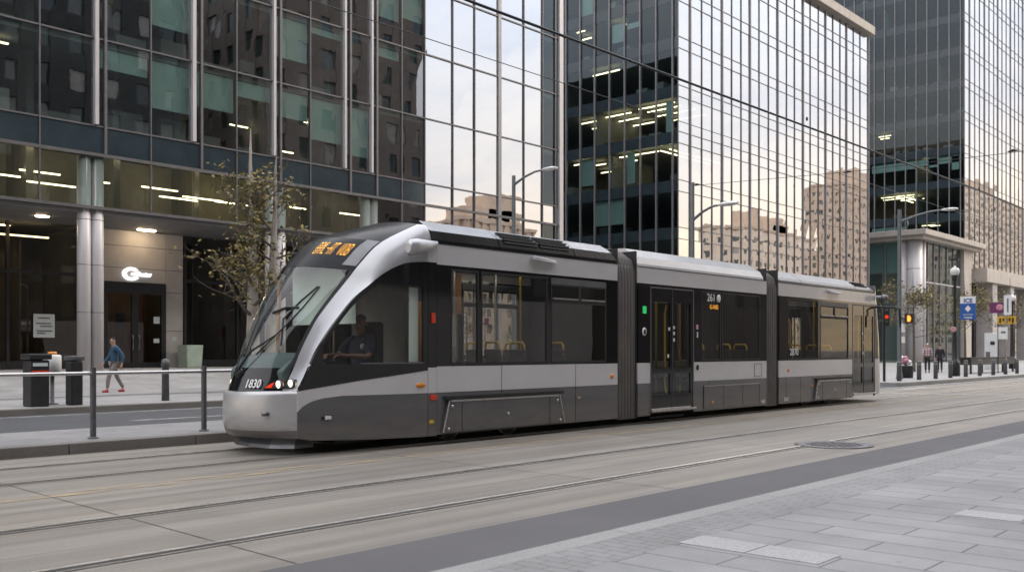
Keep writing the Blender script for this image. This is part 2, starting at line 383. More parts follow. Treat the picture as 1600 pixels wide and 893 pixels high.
dv = N(nt, 'ShaderNodeVectorMath', operation='DIVIDE'); nt.links.new(tc.outputs['Generated'], dv.inputs[0]); nt.links.new(ad.outputs[0], dv.inputs[1])
mpw = N(nt, 'ShaderNodeMapping'); mpw.inputs['Scale'].default_value = (.7, .7, .2); nt.links.new(dv.outputs[0], mpw.inputs[0])
cn = fbm(nt, mpw.outputs[0], 1.1, 8, .62, .4)
shade = ramp(nt, cn, [(.36, (.76, .80, .88)), (.62, (1.10, 1.05, .99))])
cl = mix(nt, 1, cl, shade, 'MULTIPLY')
cover = ramp(nt, cn, [(.30, .965), (.55, .985)])
nt.links.new(mix(nt, cover, sky.outputs[0], cl), bg.inputs[0]); nt.links.new(bg.outputs[0], wo.inputs[0])
sl = bpy.data.lights.new('sun', 'SUN'); sl.energy = 1.1; sl.angle = R(22); sl.color = (1, .87, .70)
so = bpy.data.objects.new('sun', sl); COL.objects.link(so)
sd = Vector((SUN_AZ.x * math.cos(SUN_EL), SUN_AZ.y * math.cos(SUN_EL), math.sin(SUN_EL)))
so.rotation_euler = (-sd).to_track_quat('-Z', 'Y').to_euler()
SC.view_settings.view_transform = 'Standard'; SC.view_settings.look = 'None'; SC.view_settings.exposure = .66; SC.view_settings.gamma = 1
SC.cycles.use_denoising = True
SC.cycles.max_bounces = 10; SC.cycles.transparent_max_bounces = 24; SC.cycles.glossy_bounces = 5; SC.cycles.diffuse_bounces = 3
SC.cycles.sample_clamp_indirect = 6; SC.cycles.caustics_reflective = False

# ------------------------------------------------------------------ ground
X0, X1 = -90, 420
def sheet(x0, x1, y0, y1, z, name, m):
    return struct(MB().quad((x0, y0, z), (x1, y0, z), (x1, y1, z), (x0, y1, z)), name, m)
sheet(-900, 1500, -900, 900, -.03, 'ground', M['asphalt'])
sheet(X0, X1, 5.65, 14.03, 0, 'track_slab', M['concrete'])
sheet(X0, X1, 4.41, 5.65, 0, 'road', M['band'])
mb = MB(); x = X0
while x < 160:
    mb.box(x + .006, x + 2.394, 4.19, 4.41, -.2, .12); x += 2.4
struct(mb, 'kerb', M['kerb'], bevel=.012)
sheet(X0, X1, 3.74, 4.186, .12, 'pavement', M['strip'])
sheet(X0, X1, -18, 3.737, .12, 'pavement', M['pavers'])
mb = MB()
mb.box(5.915, 6.27, 3.215, 3.735, .1215, .1245); mb.box(5.915, 6.27, 2.685, 3.205, .1215, .1245); mb.box(8.47, 8.82, 2.15, 2.66, .1215, .124)
struct(mb, 'paving_slab', M['paleslab'])
# island between tracks and road
mb = MB(); x = X0
while x < 24:
    mb.box(x + .006, x + 1.994, 14.03, 14.33, -.2, .16); x += 2
struct(mb, 'kerb', M['kerbold'], bevel=.015)
mb = MB(); mb.box(X0, 24, 14.335, 16.5, -.2, .157); struct(mb, 'platform', M['strip'])
mb = MB(); mb.box(X0, 24, 16.505, 16.65, -.2, .15); struct(mb, 'kerb', M['kerb'])
sheet(X0, X1, 14.03, 23.2, -.004, 'road', M['asphalt'])
mb = MB(); mb.box(X0, 34, 23.2, 23.5, -.2, .15); struct(mb, 'kerb', M['kerbold'], bevel=.015)
sheet(X0, 34, 23.5, 27.6, .15, 'pavement', M['plaza'])
sheet(X0, 34, 27.6, 28.6, .15, 'pavement', M['plazadark'])
sheet(X0, 34, 28.6, 31, .15, 'pavement', M['plaza'])
mb = MB(); mb.quad((X0, 31, .15), (47, 31, .15), (47, 38, .70), (X0, 38, .70)); mb.add([(47, 31, -.2), (47, 60, -.2), (47, 60, .70), (47, 38, .70), (47, 31, .15)], [(0, 1, 2, 3, 4)]); mb.box(33.98, 34.0, 23.5, 31, -.2, .148); struct(mb, 'plaza', M['plaza'])
sheet(X0, 47, 38, 60, .70, 'plaza', M['plaza'])
mb = MB(); mb.box(40.6, X1, 15.02, 80, -.2, .147); struct(mb, 'pavement', M['plaza'])
mb = MB(); mb.box(40.6, X1, 14.75, 15.016, -.2, .15); struct(mb, 'kerb', M['kerb'])
# rails
for ys in ((6.68, 8.40), (11.38, 12.86)):
    for y in ys:
        mb = MB()
        mb.quad((X0, y - .085, .003), (X1, y - .085, .003), (X1, y + .095, .003), (X0, y + .095, .003), 0)
        mb.box(X0, X1, y + .02, y + .075, -.05, .011, 1)
        mb.box(X0, X1, y - .075, y - .06, -.05, .009, 1)
        struct(mb, 'tram_rail', [M['groove'], M['rail']])
# slab joints
mb = MB()
for i in range(-4, 22):
    xj = 8.9 + 4.9 * i
    mb.quad((xj - .006, 5.66, .0028), (xj + .006, 5.66, .0028), (xj + .006 + .25, 14.02, .0028), (xj - .006 + .25, 14.02, .0028))
struct(mb, 'expansion_joint', M['groove'])
mb = MB()
mb.quad((-30, 9.78, .0060), (60, 10.45, .0060), (60, 10.56, .0060), (-30, 9.89, .0060)); mb.quad((-30, 9.98, .0060), (60, 10.65, .0060), (60, 10.74, .0060), (-30, 10.07, .0060))
struct(mb, 'road_marking', M['yellowline'])
mb = MB()
for i in range(-6, 6):
    mb.quad((9.75 + 6.2 * i, 19.72, .002), (12.9 + 6.2 * i, 19.72, .002), (12.9 + 6.2 * i, 19.86, .002), (9.75 + 6.2 * i, 19.86, .002))
mb.quad((X0, 17.72, .002), (34, 17.72, .002), (34, 17.9, .002), (X0, 17.9, .002)); mb.quad((X0, 22.6, .002), (30, 22.6, .002), (30, 22.72, .002), (X0, 22.72, .002))
mb.quad((35.5, 14.2, .006), (64, 14.2, .006), (64, 14.45, .006), (35.5, 14.2 + .25, .006))
mb.quad((33, 12.9, .016), (33.4, 12.9, .016), (35.2, 9.3, .016), (34.8, 9.3, .016)); mb.quad((37, 13.3, .016), (40, 13.3, .016), (40, 13.7, .016), (37, 13.7, .016))
struct(mb, 'road_marking', M['whiteline'])

# ------------------------------------------------------------------ curtain wall buildings
def fproj(p, mirror=False):
    x, y, z = p
    if mirror: y = 76 - y
    w = x * math.cos(TH) + y * math.sin(TH)
    if w < 1: return None
    return 800 + F0 * (x * math.sin(TH) - y * math.cos(TH)) / w, 547 - F0 * (z - 1.5) / w
class Facade:
    """a glazed front: origin, run direction a, outward normal n"""
    def __init__(s, o, a, n): s.o = Vector(o); s.a = Vector(a); s.n = Vector(n)
    def P(s, t, d, z): return s.o + s.a * t + s.n * d + Vector((0, 0, z))
    def hexa(s, mb, t0, t1, d0, d1, z0, z1, mat=0):
        return mb.hexa([s.P(t0, d0, z0), s.P(t1, d0, z0), s.P(t1, d1, z0), s.P(t0, d1, z0), s.P(t0, d0, z1), s.P(t1, d0, z1), s.P(t1, d1, z1), s.P(t0, d1, z1)], mat)
def add_windows(root, cells, limit=96, mirror=False):
    """cells: (four corner points, material); the largest in view become parts of their own"""
    rank = []
    for c in cells:
        pr = [fproj(p, mirror) for p in c[0]]
        if None in pr: rank.append(-1); continue
        ins = sum(0 < u < 1600 and 0 < v < 893 for u, v in pr)
        rank.append((abs(pr[2][0] - pr[0][0]) * abs(pr[2][1] - pr[0][1])) * (.02 + ins))
    order = sorted(range(len(cells)), key=lambda i: -rank[i])
    rest = MB(); mats = []
    for k, i in enumerate(order):
        q, m = cells[i]
        if k < limit: MB().quad(*q).build('window', m, root, fix=False)
        else:
            if m not in mats: mats.append(m)
            rest.quad(*q, mat=mats.index(m))
    if rest.f: tag(rest.build('window', mats, root, fix=False), kind='stuff')
def pane(F, t0, t1, z0, z1, d, tilt=.004):
    e = lambda: random.uniform(-tilt, tilt)
    return [F.P(t0, d + e(), z0), F.P(t1, d + e(), z0), F.P(t1, d + e(), z1), F.P(t0, d + e(), z1)]
def merge_parts(root, name, mat, boxes, F, each=True):
    if each:
        for b in boxes: F.hexa(MB(), *b).build(name, mat, root)
    else:
        mb = MB()
        for b in boxes: F.hexa(mb, *b)
        mb.build(name, mat, root)

# ---- building one: the near glass office with the recessed ground floor
b1 = thing('glass_office_building', 'near glass office building with pale vertical fins and a recessed shop entrance', 'office building', (20, 38, .7))
F = Facade((0, 38, 0), (1, 0, 0), (0, -1, 0))
cols = [-12 + 2.1 * i for i in range(12)] + [13.25, 15.13, 17.3, 19.61, 21.54, 23.66, 25.6, 27.66, 29.7, 31.4, 33.46, 35.1, 37.2, 38.93, 41.0, 43.15, 44.87, 46.55]
fl = [10.45, 13.95, 17.4, 20.9, 24.4, 27.6]
cells = []
for i in range(len(cols) - 1):
    a, b = cols[i], cols[i + 1]
    g = M['g_mirror'] if 35 < a < 44.5 else (M['g_street'] if a < 44.5 else M['g_side'])  # end bay: darker glass stands in for the reflection of a dark tower
    for k in range(len(fl) - 1):
        cells.append((pane(F, a + .03, b - .03, fl[k] + .04, fl[k + 1] - .04, -.06, .009 if a < 44 else .02), g))
    cells.append((pane(F, a + .03, b - .03, 7.25, 9.25, -.06), M['g_low'] if a < 33 else g))
    if b > 35.0: cells.append((pane(F, a + .03, b - .03, .8, 7.2, -.06), g))
add_windows(b1, cells, 99)
F.hexa(MB(), -12, 35.1, -.12, -.02, 9.3, 10.42).build('spandrel', M['spandrel'], b1)
F.hexa(MB(), 35.1, 46.55, -.12, -.07, 9.3, 10.42).build('spandrel', M['g_mirror'], b1)
for z in fl[:-1]: merge_parts(b1, 'transom', M['mullion'], [(-12, 46.5, -.12, .02, z - .032, z + .032)], F)
merge_parts(b1, 'transom', M['mullion'], [(-12, 46.5, -.12, .05, 9.24, 9.36), (-12, 46.5, -.12, .05, 7.12, 7.24), (-12, 46.5, -.10, .0, 27.55, 27.9)], F)
fins = {17.3: .15, 21.54: .16, 25.6: .13, 29.7: .12, 31.4: .12, 46.55: .36}
for c in cols:
    if c in fins:
        w = fins[c]; merge_parts(b1, 'fin', M['alum'], [(c - w / 2, c + w / 2, -.1, .12, 10.5 if c < 40 else .7, 27.6)], F)
        merge_parts(b1, 'mullion', M['mullion'], [(c + w / 2 + .25, c + w / 2 + .36, -.1, .06, 9.36 if c < 40 else 1, 27.5)] if c < 40 else [(c - .5, c - .42, -.1, .04, .8, 27.5)], F)
    else:
        w = .05 if c != 41.0 else .26
        merge_parts(b1, 'mullion', M['mulliongrey' if c == 41.0 else 'mullion'], [(c - w / 2, c + w / 2, -.1, .03, 7.24 if c < 35 else .8, 27.5)], F)
for c in (17.22, 25.9, 31.5):
    col = MB()
    for dx in (-.26, .26): col.lathe((c + dx, 38.32, 0), [(.26, .66), (.26, 9.25)], 20)
    for z in (3.0, 4.9, 6.7): 
        for dx in (-.26, .26): col.lathe((c + dx, 38.32, 0), [(.263, z), (.263, z + .025)], 20, 1)
    col.build('column', [M['alum'], M['mullion']], b1)
mb = MB()
for z in fl: mb.box(-12, 46.3, 38.14, 62, z - .28, z + .05)
mb.box(-12, 46.3, 38.14, 62, 7.125, 7.24)
mb.build('floor_slab', M['slab'], b1)
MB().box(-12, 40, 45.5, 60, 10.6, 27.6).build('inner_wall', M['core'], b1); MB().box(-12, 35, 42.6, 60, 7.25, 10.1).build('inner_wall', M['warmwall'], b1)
for q in range(9): MB().box(-1 + q * 4, 2 + q * 4, 40.2, 40.32, 9.9, 9.96).build('ceiling_light', M['striplight'], b1)
mb = MB(); mb.box(46.25, 46.5, 38.3, 62, .7, 27.6); mb.box(-12, 46.5, 62, 62.3, .7, 27.6); mb.box(-12, 46.5, 38.2, 62, 27.62, 27.9); mb.build('side_wall', M['spandrel'], b1)
mb = MB()
for x, w in ((15.6, .3), (19.2, .3), (23.0, .25), (27.0, .25), (30.4, .3)): mb.box(x, x + w, 40.5, 45.4, 7.3, 27.3)
mb.build('partition', M['interior'], b1)
for (x0, x1, y, z) in ((13.9, 15.2, 40.0, 8.35), (15.4, 17.0, 40.6, 8.75), (15.3, 17.2, 39.6, 8.15), (18.1, 18.9, 40.2, 8.6), (20.5, 22.2, 40.5, 8.7), (20.8, 22.6, 39.5, 8.2), (22.3, 24.3, 40.2, 8.45), (24.4, 26.4, 41, 8.55), (27.4, 29, 40.2, 8.6), (31, 32.5, 40, 8.6), (18.6, 19.3, 40.6, 17.0), (20.6, 21.2, 40, 20.2), (33, 34.2, 41.5, 17.2), (30.2, 31.2, 42.0, 13.5), (28, 28.8, 41, 11.5), (25.8, 26.8, 42, 12.6), (14.1, 14.6, 39.6, 13.4), (22.2, 22.8, 41, 13.3)):
    MB().box(x0, x1, y, y + .09, z, z + .05).build('ceiling_light', M['striplight'], b1)
for (ci, k, fr) in ((17.3, 0, .0), (15.13, 1, .35), (17.3, 1, .0), (19.61, 1, .62), (17.3, 0, .25), (19.61, 0, .62), (19.61, 2, .5), (21.54, 0, .48), (23.66, 0, .22), (25.6, 0, .38), (27.66, 0, .62), (29.7, 0, .75), (25.6, 1, .6), (27.66, 2, .3), (29.7, 2, .4), (31.4, 2, .6), (33.46, 2, .5), (13.25, 2, .3), (21.54, 2, .3), (23.66, 2, .55), (31.4, 1, .15), (27.66, 1, .1)):
    if fr <= 0: continue
    c1 = cols[cols.index(ci) + 1]; zt = fl[k + 1] - .3; zb = zt - (fl[k + 1] - fl[k] - .3) * fr
    F.hexa(MB(), ci + .07, c1 - .07, -.22, -.19, zb, zt).build('roller_blind', M['officeblind'], b1)
# desks and shelves seen in the offices
mb = MB()
for k in range(4):
    for x in (13.8, 16.2, 18.6, 20.6, 22.8, 24.6, 26.6, 28.7, 30.7, 32.6):
        if random.random() < .75:
            h = random.uniform(.5, 1.1); mb.box(x, x + random.uniform(.5, 1.4), 39 + random.random(), 40.4, fl[k] + .06, fl[k] + h)
mb.build('desk', M['interior'], b1)
# ground floor, set back under the soffit
MB().box(-12, 35.1, 38.1, 42.9, 6.98, 7.11).build('soffit', M['soffit'], b1)
Y4 = 42.5
wall = MB()
for (xa, xb) in ((18.75, 19.6), (22.68, 23.55)): wall.box(xa, xb, Y4, Y4 + .4, .7, 6.97)
wall.box(19.61, 22.67, Y4, Y4 + .4, 4.62, 6.97)
wall.build('stone_wall', M['stonegrey'], b1, bevel=.01)
for (a_, b_, z) in [(18.75, 23.55, 5.25), (18.75, 23.55, 6.25)] + [(p, q, z) for p, q in ((22.69, 23.55), (18.75, 19.6)) for z in (2.4, 4.2)]: MB().box(a_, b_, Y4 - .004, Y4 + .01, z, z + .03).build('wall_joint', M['mullion'], b1)
dr = MB(); dr.box(19.62, 19.86, Y4 - .05, Y4 + .1, .72, 4.6); dr.box(22.44, 22.66, Y4 - .05, Y4 + .1, .72, 4.6); dr.box(19.86, 22.44, Y4 - .05, Y4 + .1, 4.1, 4.6); dr.box(21.0, 21.3, Y4 - .05, Y4 + .1, .72, 4.1); dr.box(19.86, 21.0, Y4 - .04, Y4 + .09, .72, .95); dr.box(21.3, 22.44, Y4 - .04, Y4 + .09, .72, .95)
door = dr.build('door', M['black'], b1)
MB().quad((19.86, Y4 + .02, .95), (21.0, Y4 + .02, .95), (21.0, Y4 + .02, 4.1), (19.86, Y4 + .02, 4.1)).build('pane', M['g_clear'], door, fix=False)
MB().quad((21.3, Y4 + .02, .95), (22.44, Y4 + .02, .95), (22.44, Y4 + .02, 4.1), (21.3, Y4 + .02, 4.1)).build('pane', M['g_clear'], door, fix=False)
for x in (21.0, 21.3):
    MB().tube([(x, Y4 - .07, 1.55), (x, Y4 - .16, 1.6), (x, Y4 - .16, 2.15), (x, Y4 - .07, 2.2)], .022).build('handle', M['steel'], door)
for (x, z, w, h) in ((22.05, 2.75, .3, .32), (22.05, 1.85, .28, .2)): MB().box(x, x + w, Y4 - .03, Y4 - .02, z, z + h).build('notice', M['paper'], door)
MB().box(22.95, 23.2, Y4 - .03, Y4 - .004, 1.95, 2.15).build('intercom_panel', M['paper'], b1)
# lit wall sign: a round letter G with a word running out of it
sg = MB(); n = 28
for i in range(n):
    a0 = R(40 + 285 * i / n); a1 = R(40 + 285 * (i + 1) / n)
    f = lambda a, r: (20.95 + r * .42 * math.cos(a), 5.0 + r * .30 * math.sin(a))
    q = [f(a0, .55), f(a1, .55), f(a1, 1), f(a0, 1)]
    sg.hexa([(p[0], Y4 - .04, p[1]) for p in q] + [(p[0], Y4 - .10, p[1]) for p in q])
sg.box(20.95, 21.3, Y4 - .10, Y4 - .04, 4.94, 5.04)
sgn = sg.build('wall_sign', M['litwhite'], b1)
text('lettering', 'Canter', .26, M['litwhite'], mat_face((21.55, Y4 - .07, 5.0), (1, 0, 0), (0, 0, 1)), sgn, .03, .012)
MB().box(20.9, 21.7, 41.6, 41.75, 6.93, 6.985).build('downlight', M['downlight'], b1)
MB().box(16.0, 16.45, 40.4, 40.6, 6.94, 6.985).build('downlight', M['downlight'], b1)
# shop fronts either side of the stone wall
def shop(x0, x1, step):
    mb = MB(); x = x0
    while x < x1 + .01: mb.box(x - .06, x + .06, Y4 - .05, Y4 + .1, .72, 6.95); x += step
    mb.box(x0, x1, Y4 - .03, Y4 + .08, 4.75, 4.9); mb.box(x0, x1, Y4 - .04, Y4 + .09, .71, 1.05); f = mb.build('shop_front', M['black'], b1)
    MB().quad((x0, Y4 + .02, 1.05), (x1, Y4 + .02, 1.05), (x1, Y4 + .02, 6.95), (x0, Y4 + .02, 6.95)).build('pane', M['g_clear'], f, fix=False)
shop(-12, 18.7, 3.07); shop(23.65, 35, 2.84)
rm = MB(); rm.box(-12, 35, 48, 48.2, .7, 6.97); rm.box(18.9, 19.1, 42.95, 48, .7, 6.97); rm.box(23.3, 23.5, 42.95, 48, .7, 6.97); rm.box(-12, 35, 42.95, 48, .69, .715); rm.build('inner_wall', M['core'], b1)
MB().box(21.32, 23.25, 45.5, 45.7, .72, 5.5).build('inner_wall', M['wood'], b1)
MB().box(21.7, 22.1, 45.44, 45.49, 2.6, 3.3).build('notice_board', M['black'], b1)
for (a, b) in ((14, 18), (19.4, 21), (21.4, 23)): MB().box(a, b, 44.2, 44.3, 6.5, 6.56).build('ceiling_light', M['striplight'], b1)
sh = MB()
for z in (1.3, 1.9, 2.5, 3.1, 3.7): sh.box(19.2, 21.2, 46.2, 46.7, z, z + .05)
for i in range(26):
    x = random.uniform(19.2, 21.1); z = random.choice((1.35, 1.95, 2.55, 3.15)); sh.box(x, x + .12, 46.25, 46.5, z, z + random.uniform(.1, .4), 1)
sh.build('shelf', [M['wood'], M['tan']], b1)
MB().box(19.5, 20.6, 46.15, 46.2, 3.32, 3.37).build('shelf_light', M['striplight'], b1)
MB().box(19.6, 20.1, 45.95, 46.2, 2.5, 2.9).build('table_lamp', emit('warm_lamp', (1, .6, .25), .8), b1)
MB().box(14.2, 14.6, 46, 46.2, 3.0, 3.5).build('shop_lamp', emit('warm_glow', (1, .6, .25), .35), b1)
ps = MB().box(16.62, 17.5, Y4 - .12, Y4 - .09, 2.05, 3.05).build('poster', M['paper'], b1)
mb = MB()
for z, a, b in ((2.85, 16.8, 17.3), (2.62, 16.72, 17.35), (2.5, 16.9, 17.4), (2.3, 16.75, 17.4), (2.2, 16.75, 17.1)): mb.box(a, b, Y4 - .125, Y4 - .119, z, z + .06)
mb.build('lettering', M['trimgrey'], ps)

# ---- buildings two and three: towers with a dark side front and a mirror street front
def tower(name, label, x0, x1, yside, top, floors, sp_lo, sp_hi, step, sstep, lit, blinds, deep, first=0.2):
    b = thing(name, label, 'office building', (x0, 38, .15))
    FS = Facade((0, 38, 0), (1, 0, 0), (0, -1, 0)); FD = Facade((x0, 0, 0), (0, 1, 0), (-1, 0, 0))
    xs = [x0]
    while xs[-1] < x1 - step * .7: xs.append(xs[-1] + step * random.uniform(.92, 1.08))
    xs[-1] = x1
    ys = [38 + .48]
    while ys[-1] < deep: ys.append(ys[-1] + sstep)
    edges = [first] + floors
    cells = []
    for k in range(len(edges)):
        zl = edges[k] + (sp_hi if k else 0); zh = edges[k + 1] - sp_lo if k + 1 < len(edges) else top - .3
        if zh - zl < .5: continue
        for i in range(len(xs) - 1):
            cells.append((pane(FS, xs[i] + .02, xs[i + 1] - .02, zl, zh, -.05, .008), M['g_mirror']))
            if k and i < len(xs) - 1 and k < len(edges):
                pass
        cells.append((pane(FD, 38.03, ys[0] - .02, zl, zh, -.05), M['g_side']))
        for j in range(len(ys) - 1):
            if ys[j] < 52 or k % 2: cells.append((pane(FD, ys[j] + .02, ys[j + 1] - .02, zl, zh, -.05, .008), M['g_side']))
    add_windows(b, cells, 99)
    for z in floors:
        FD.hexa(MB(), 38.03, deep, -.10, -.04, z - sp_lo, z + sp_hi).build('spandrel', M['spandrel'], b)
        FS.hexa(MB(), x0 + .05, x1, -.10, -.048, z - sp_lo, z + sp_hi).build('spandrel', M['g_mirror'], b)
    for z in floors: 
        merge_parts(b, 'transom', M['mullion'], [(x0, x1, -.08, .0, z - sp_lo - .022, z - sp_lo + .022), (x0, x1, -.08, .0, z + sp_hi - .022, z + sp_hi + .022)], FS, False)
    fn = MB(); 
    for i, x in enumerate(xs):
        w = .12 if i % 3 == 1 else .045
        FS.hexa(MB(), x - w / 2, x + w / 2, -.08, 0.06 if w > .1 else .02, first, top - .4).build('mullion', M['mulliongrey' if w > .1 else 'mullion'], b)
    for y in ys[:16]:
        FD.hexa(MB(), y - .045, y + .045, -.08, .09, first, top - .4).build('mullion', M['mulliongrey'], b)
    mb = MB()
    for z in floors: mb.box(x0 + .12, x1 - .1, 38.12, deep, z - .25, z + .1)
    mb.build('floor_slab', M['slab'], b)
    mb = MB(); mb.box(x0 + 9, x1 - 5, 47, deep - 4, first, top - .5); mb.build('inner_wall', M['core'], b)
    mb = MB(); mb.box(x1 - .25, x1, 38.2, deep, first, top - .4); mb.box(x0, x1, deep, deep + .3, first, top - .4); mb.build('side_wall', M['spandrel'], b)
    cp = MB(); cp.box(x0 - .35, x1 + .35, 37.45, deep + .4, top - .3, top + .55); cp.build('coping', M['limestone'], b, bevel=.05)
    for (x, y, z, lx, ly) in lit: MB().box(x, x + lx, y, y + ly, z, z + .06).build('ceiling_light', M['striplight'], b)
    for (y0, y1, z0, z1) in blinds: FD.hexa(MB(), y0, y1, -.25, -.22, z0, z1).build('roller_blind', M['officeblind'], b)
    mb = MB()
    for z in floors:
        for y in ys[:12]:
            if random.random() < .8:
                h = random.uniform(.5, 1.2); mb.box(x0 + .6 + random.random() * 2, x0 + 3.2, y, y + random.uniform(.5, 1.2), z + .11, z + h)
        if random.random() < .7: y = random.choice(ys[1:9]); mb.box(x0 + .4, x0 + 6, y, y + .15, z + .11, z + 3)
    mb.build('desk', M['interior'], b)
    return b
lit2 = []
for k, z in ((2, 20.15), (1, 16.7), (0, 13.2)):
    pass
for z, rows in ((19.95, ((61.2, 39.0, 3.2), (62.4, 39.2, 3.0), (64.0, 38.9, 3.6), (66, 39.2, 3.4), (61.6, 43.2, 2.4), (63.4, 43.5, 2.6), (65.4, 43.6, 2.4), (62, 46.8, 1.6), (64, 47.2, 1.6))),
                (16.5, ((61.2, 40.4, 2.2), (63.0, 43.6, 1.6), (61.2, 43.0, 1.0), (62.5, 46.3, 1.7), (61.3, 47.0, 1.6), (64.5, 45.6, 1.5), (65.5, 47, 2)))):
    for (x, y, l) in rows: lit2.append((x, y, z, .1, l))
for (y, l) in ((39.2, .1), (40.0, .1)): lit2.append((61.0, y, 16.45, 7.5, .1))
lit2 += [(61.3, 43.2, 26.8, .1, 1.5), (61.2, 44.0, 23.35, .1, 2.6), (61.3, 47.5, 27.2, .1, .8), (62.3, 47.6, 26.9, .1, .9)]
tower('glass_office_tower', 'mid street glass office tower with stone coping and mirrored front beside a dark side front', 60.2, 95.4, 38, 33.3, [10.1, 13.57, 17.1, 20.5, 24.05, 27.5, 30.9], .42, .42, 1.58, 1.43, lit2,
      [(38.55, 39.2, 17.6, 19.9), (43.0, 44.1, 25.2, 26.6), (41.5, 42.8, 26.4, 27.2), (41.4, 42.7, 26.0, 27.1), (39.1, 39.9, 28, 30.4), (46, 47.3, 28, 30.3), (44.5, 45.9, 11.2, 13.1), (43, 44.3, 11.2, 13.1), (45.9, 47.2, 14.5, 16.6), (42.0, 42.7, 14.2, 16.5)], 76)
lit3 = [(126.5, 44.5, 21.5, .12, 4.2), (128.5, 45.2, 21.5, .12, 4.0), (130.5, 44.6, 21.5, .12, 3.0), (127, 46.8, 21.45, 6, .12), (127, 45.8, 21.45, 5, .12), (126.5, 41.9, 17.4, .12, 1.6), (127.5, 41.6, 17.4, .12, 1.2), (126.6, 47.5, 29.6, .12, 1.6), (128, 48.2, 29.6, .12, 1.2), (126.6, 43.2, 25.6, 4, .12)]
tower('corner_glass_tower', 'tallest glass tower at the right end of the street with many dark storeys', 125.5, 232, 38, 62, [14.0, 18.1, 22.3, 26.4, 30.5, 34.6, 38.7, 42.8, 46.9, 51, 55.1, 59.2], .5, .5, 1.95, 1.34, lit3,
      [(38.6, 44, 24.9, 25.7), (44, 49.6, 24.7, 25.7), (45, 49.6, 16.3, 17.5), (41.2, 42.4, 24.6, 25.8), (38.7, 39.6, 24.0, 25.8)], 76)

# ---- corner pavilion and stone colonnade at the foot of the far tower
pv = thing('corner_pavilion', 'low glass corner pavilion with stone cornice and round metal corner column', 'building', (107, 37, .15))
FS = Facade((0, 37.4, 0), (1, 0, 0), (0, -1, 0)); FD = Facade((107.4, 0, 0), (0, 1, 0), (-1, 0, 0))
cells = []; xs = [108.8, 110.6, 112.6, 114.7, 117.0, 119.3, 121.8]
for i in range(len(xs) - 1):
    for z0, z1 in ((.4, 9.0), (9.15, 13.5)): cells.append((pane(FS, xs[i] + .05, xs[i + 1] - .05, z0, z1, -.05), M['g_side']))
ysd = [38.6, 40.9, 43.2, 45.5, 48]
for i in range(len(ysd) - 1):
    for z0, z1 in ((.4, 7.2), (7.6, 10.0), (10.1, 13.5)): cells.append((pane(FD, ysd[i] + .05, ysd[i + 1] - .05, z0, z1, -.05), M['g_side']))
add_windows(pv, cells)
for x in xs: merge_parts(pv, 'mullion', M['mulliongrey'], [(x - .06, x + .06, -.1, .06, .2, 13.6)], FS)
for y in ysd: merge_parts(pv, 'mullion', M['mulliongrey'], [(y - .06, y + .06, -.1, .08, .2, 13.6)], FD)
merge_parts(pv, 'transom', M['alum'], [(108.8, 121.8, -.1, .06, 9.0, 9.15)], FS)
merge_parts(pv, 'transom', M['mullion'], [(38.6, 48, -.1, .06, 7.25, 7.55)], FD)
for (y0, y1) in ((38.7, 40.8), (41, 43.1), (43.3, 45.4)): FD.hexa(MB(), y0, y1, -.25, -.2, 10.15, 13.4).build('roller_blind', M['officeblind'], pv)
cm = MB(); cm.lathe((107.9, 37.9, 0), [(.85, .15), (.85, 13.55)], 28); cm.lathe((109.2 - .35, 37.3, 0), [(.3, .15), (.3, 13.55)], 16); cm.lathe((107.5, 39.0, 0), [(.5, .15), (.5, 13.55)], 18)
for z in (3.5, 7.0, 10.4):
    cm.lathe((107.9, 37.9, 0), [(.855, z), (.855, z + .06)], 28, 1)
cm.build('corner_column', [M['alum'], M['mulliongrey']], pv)
cn_ = MB(); cn_.box(106.6, 127.2, 36.5, 49, 13.6, 14.0); cn_.box(106.2, 127.6, 36.1, 49, 14.01, 14.6); cn_.build('cornice', M['limestone'], pv, bevel=.04)
MB().box(122.0, 124.8, 37.0, 40, .15, 13.59).build('stone_pier', M['limestone'], pv)
MB().box(112, 121, 43, 48, .15, 13.5).build('inner_wall', M['interior'], pv)
cd = thing('stone_colonnade', 'pale stone colonnade with square beam in front of the tallest tower', 'colonnade', (150, 37, .15))
MB().box(126.2, 232, 35.6, 37.9, 9.9, 11.6).build('beam', M['limestone'], cd, bevel=.04)
for x in (129.5, 137, 147, 157, 168, 180, 192):
    c = MB(); c.box(x, x + 2.0, 35.9, 37.7, .15, 9.89); c.build('column', M['stonegrey'], cd, bevel=.03)
for x in (132.6, 143, 152.5, 163): MB().box(x, x + 2.2, 38.3, 38.8, .15, 9.89).build('stone_pier', M['limestone'], cd)

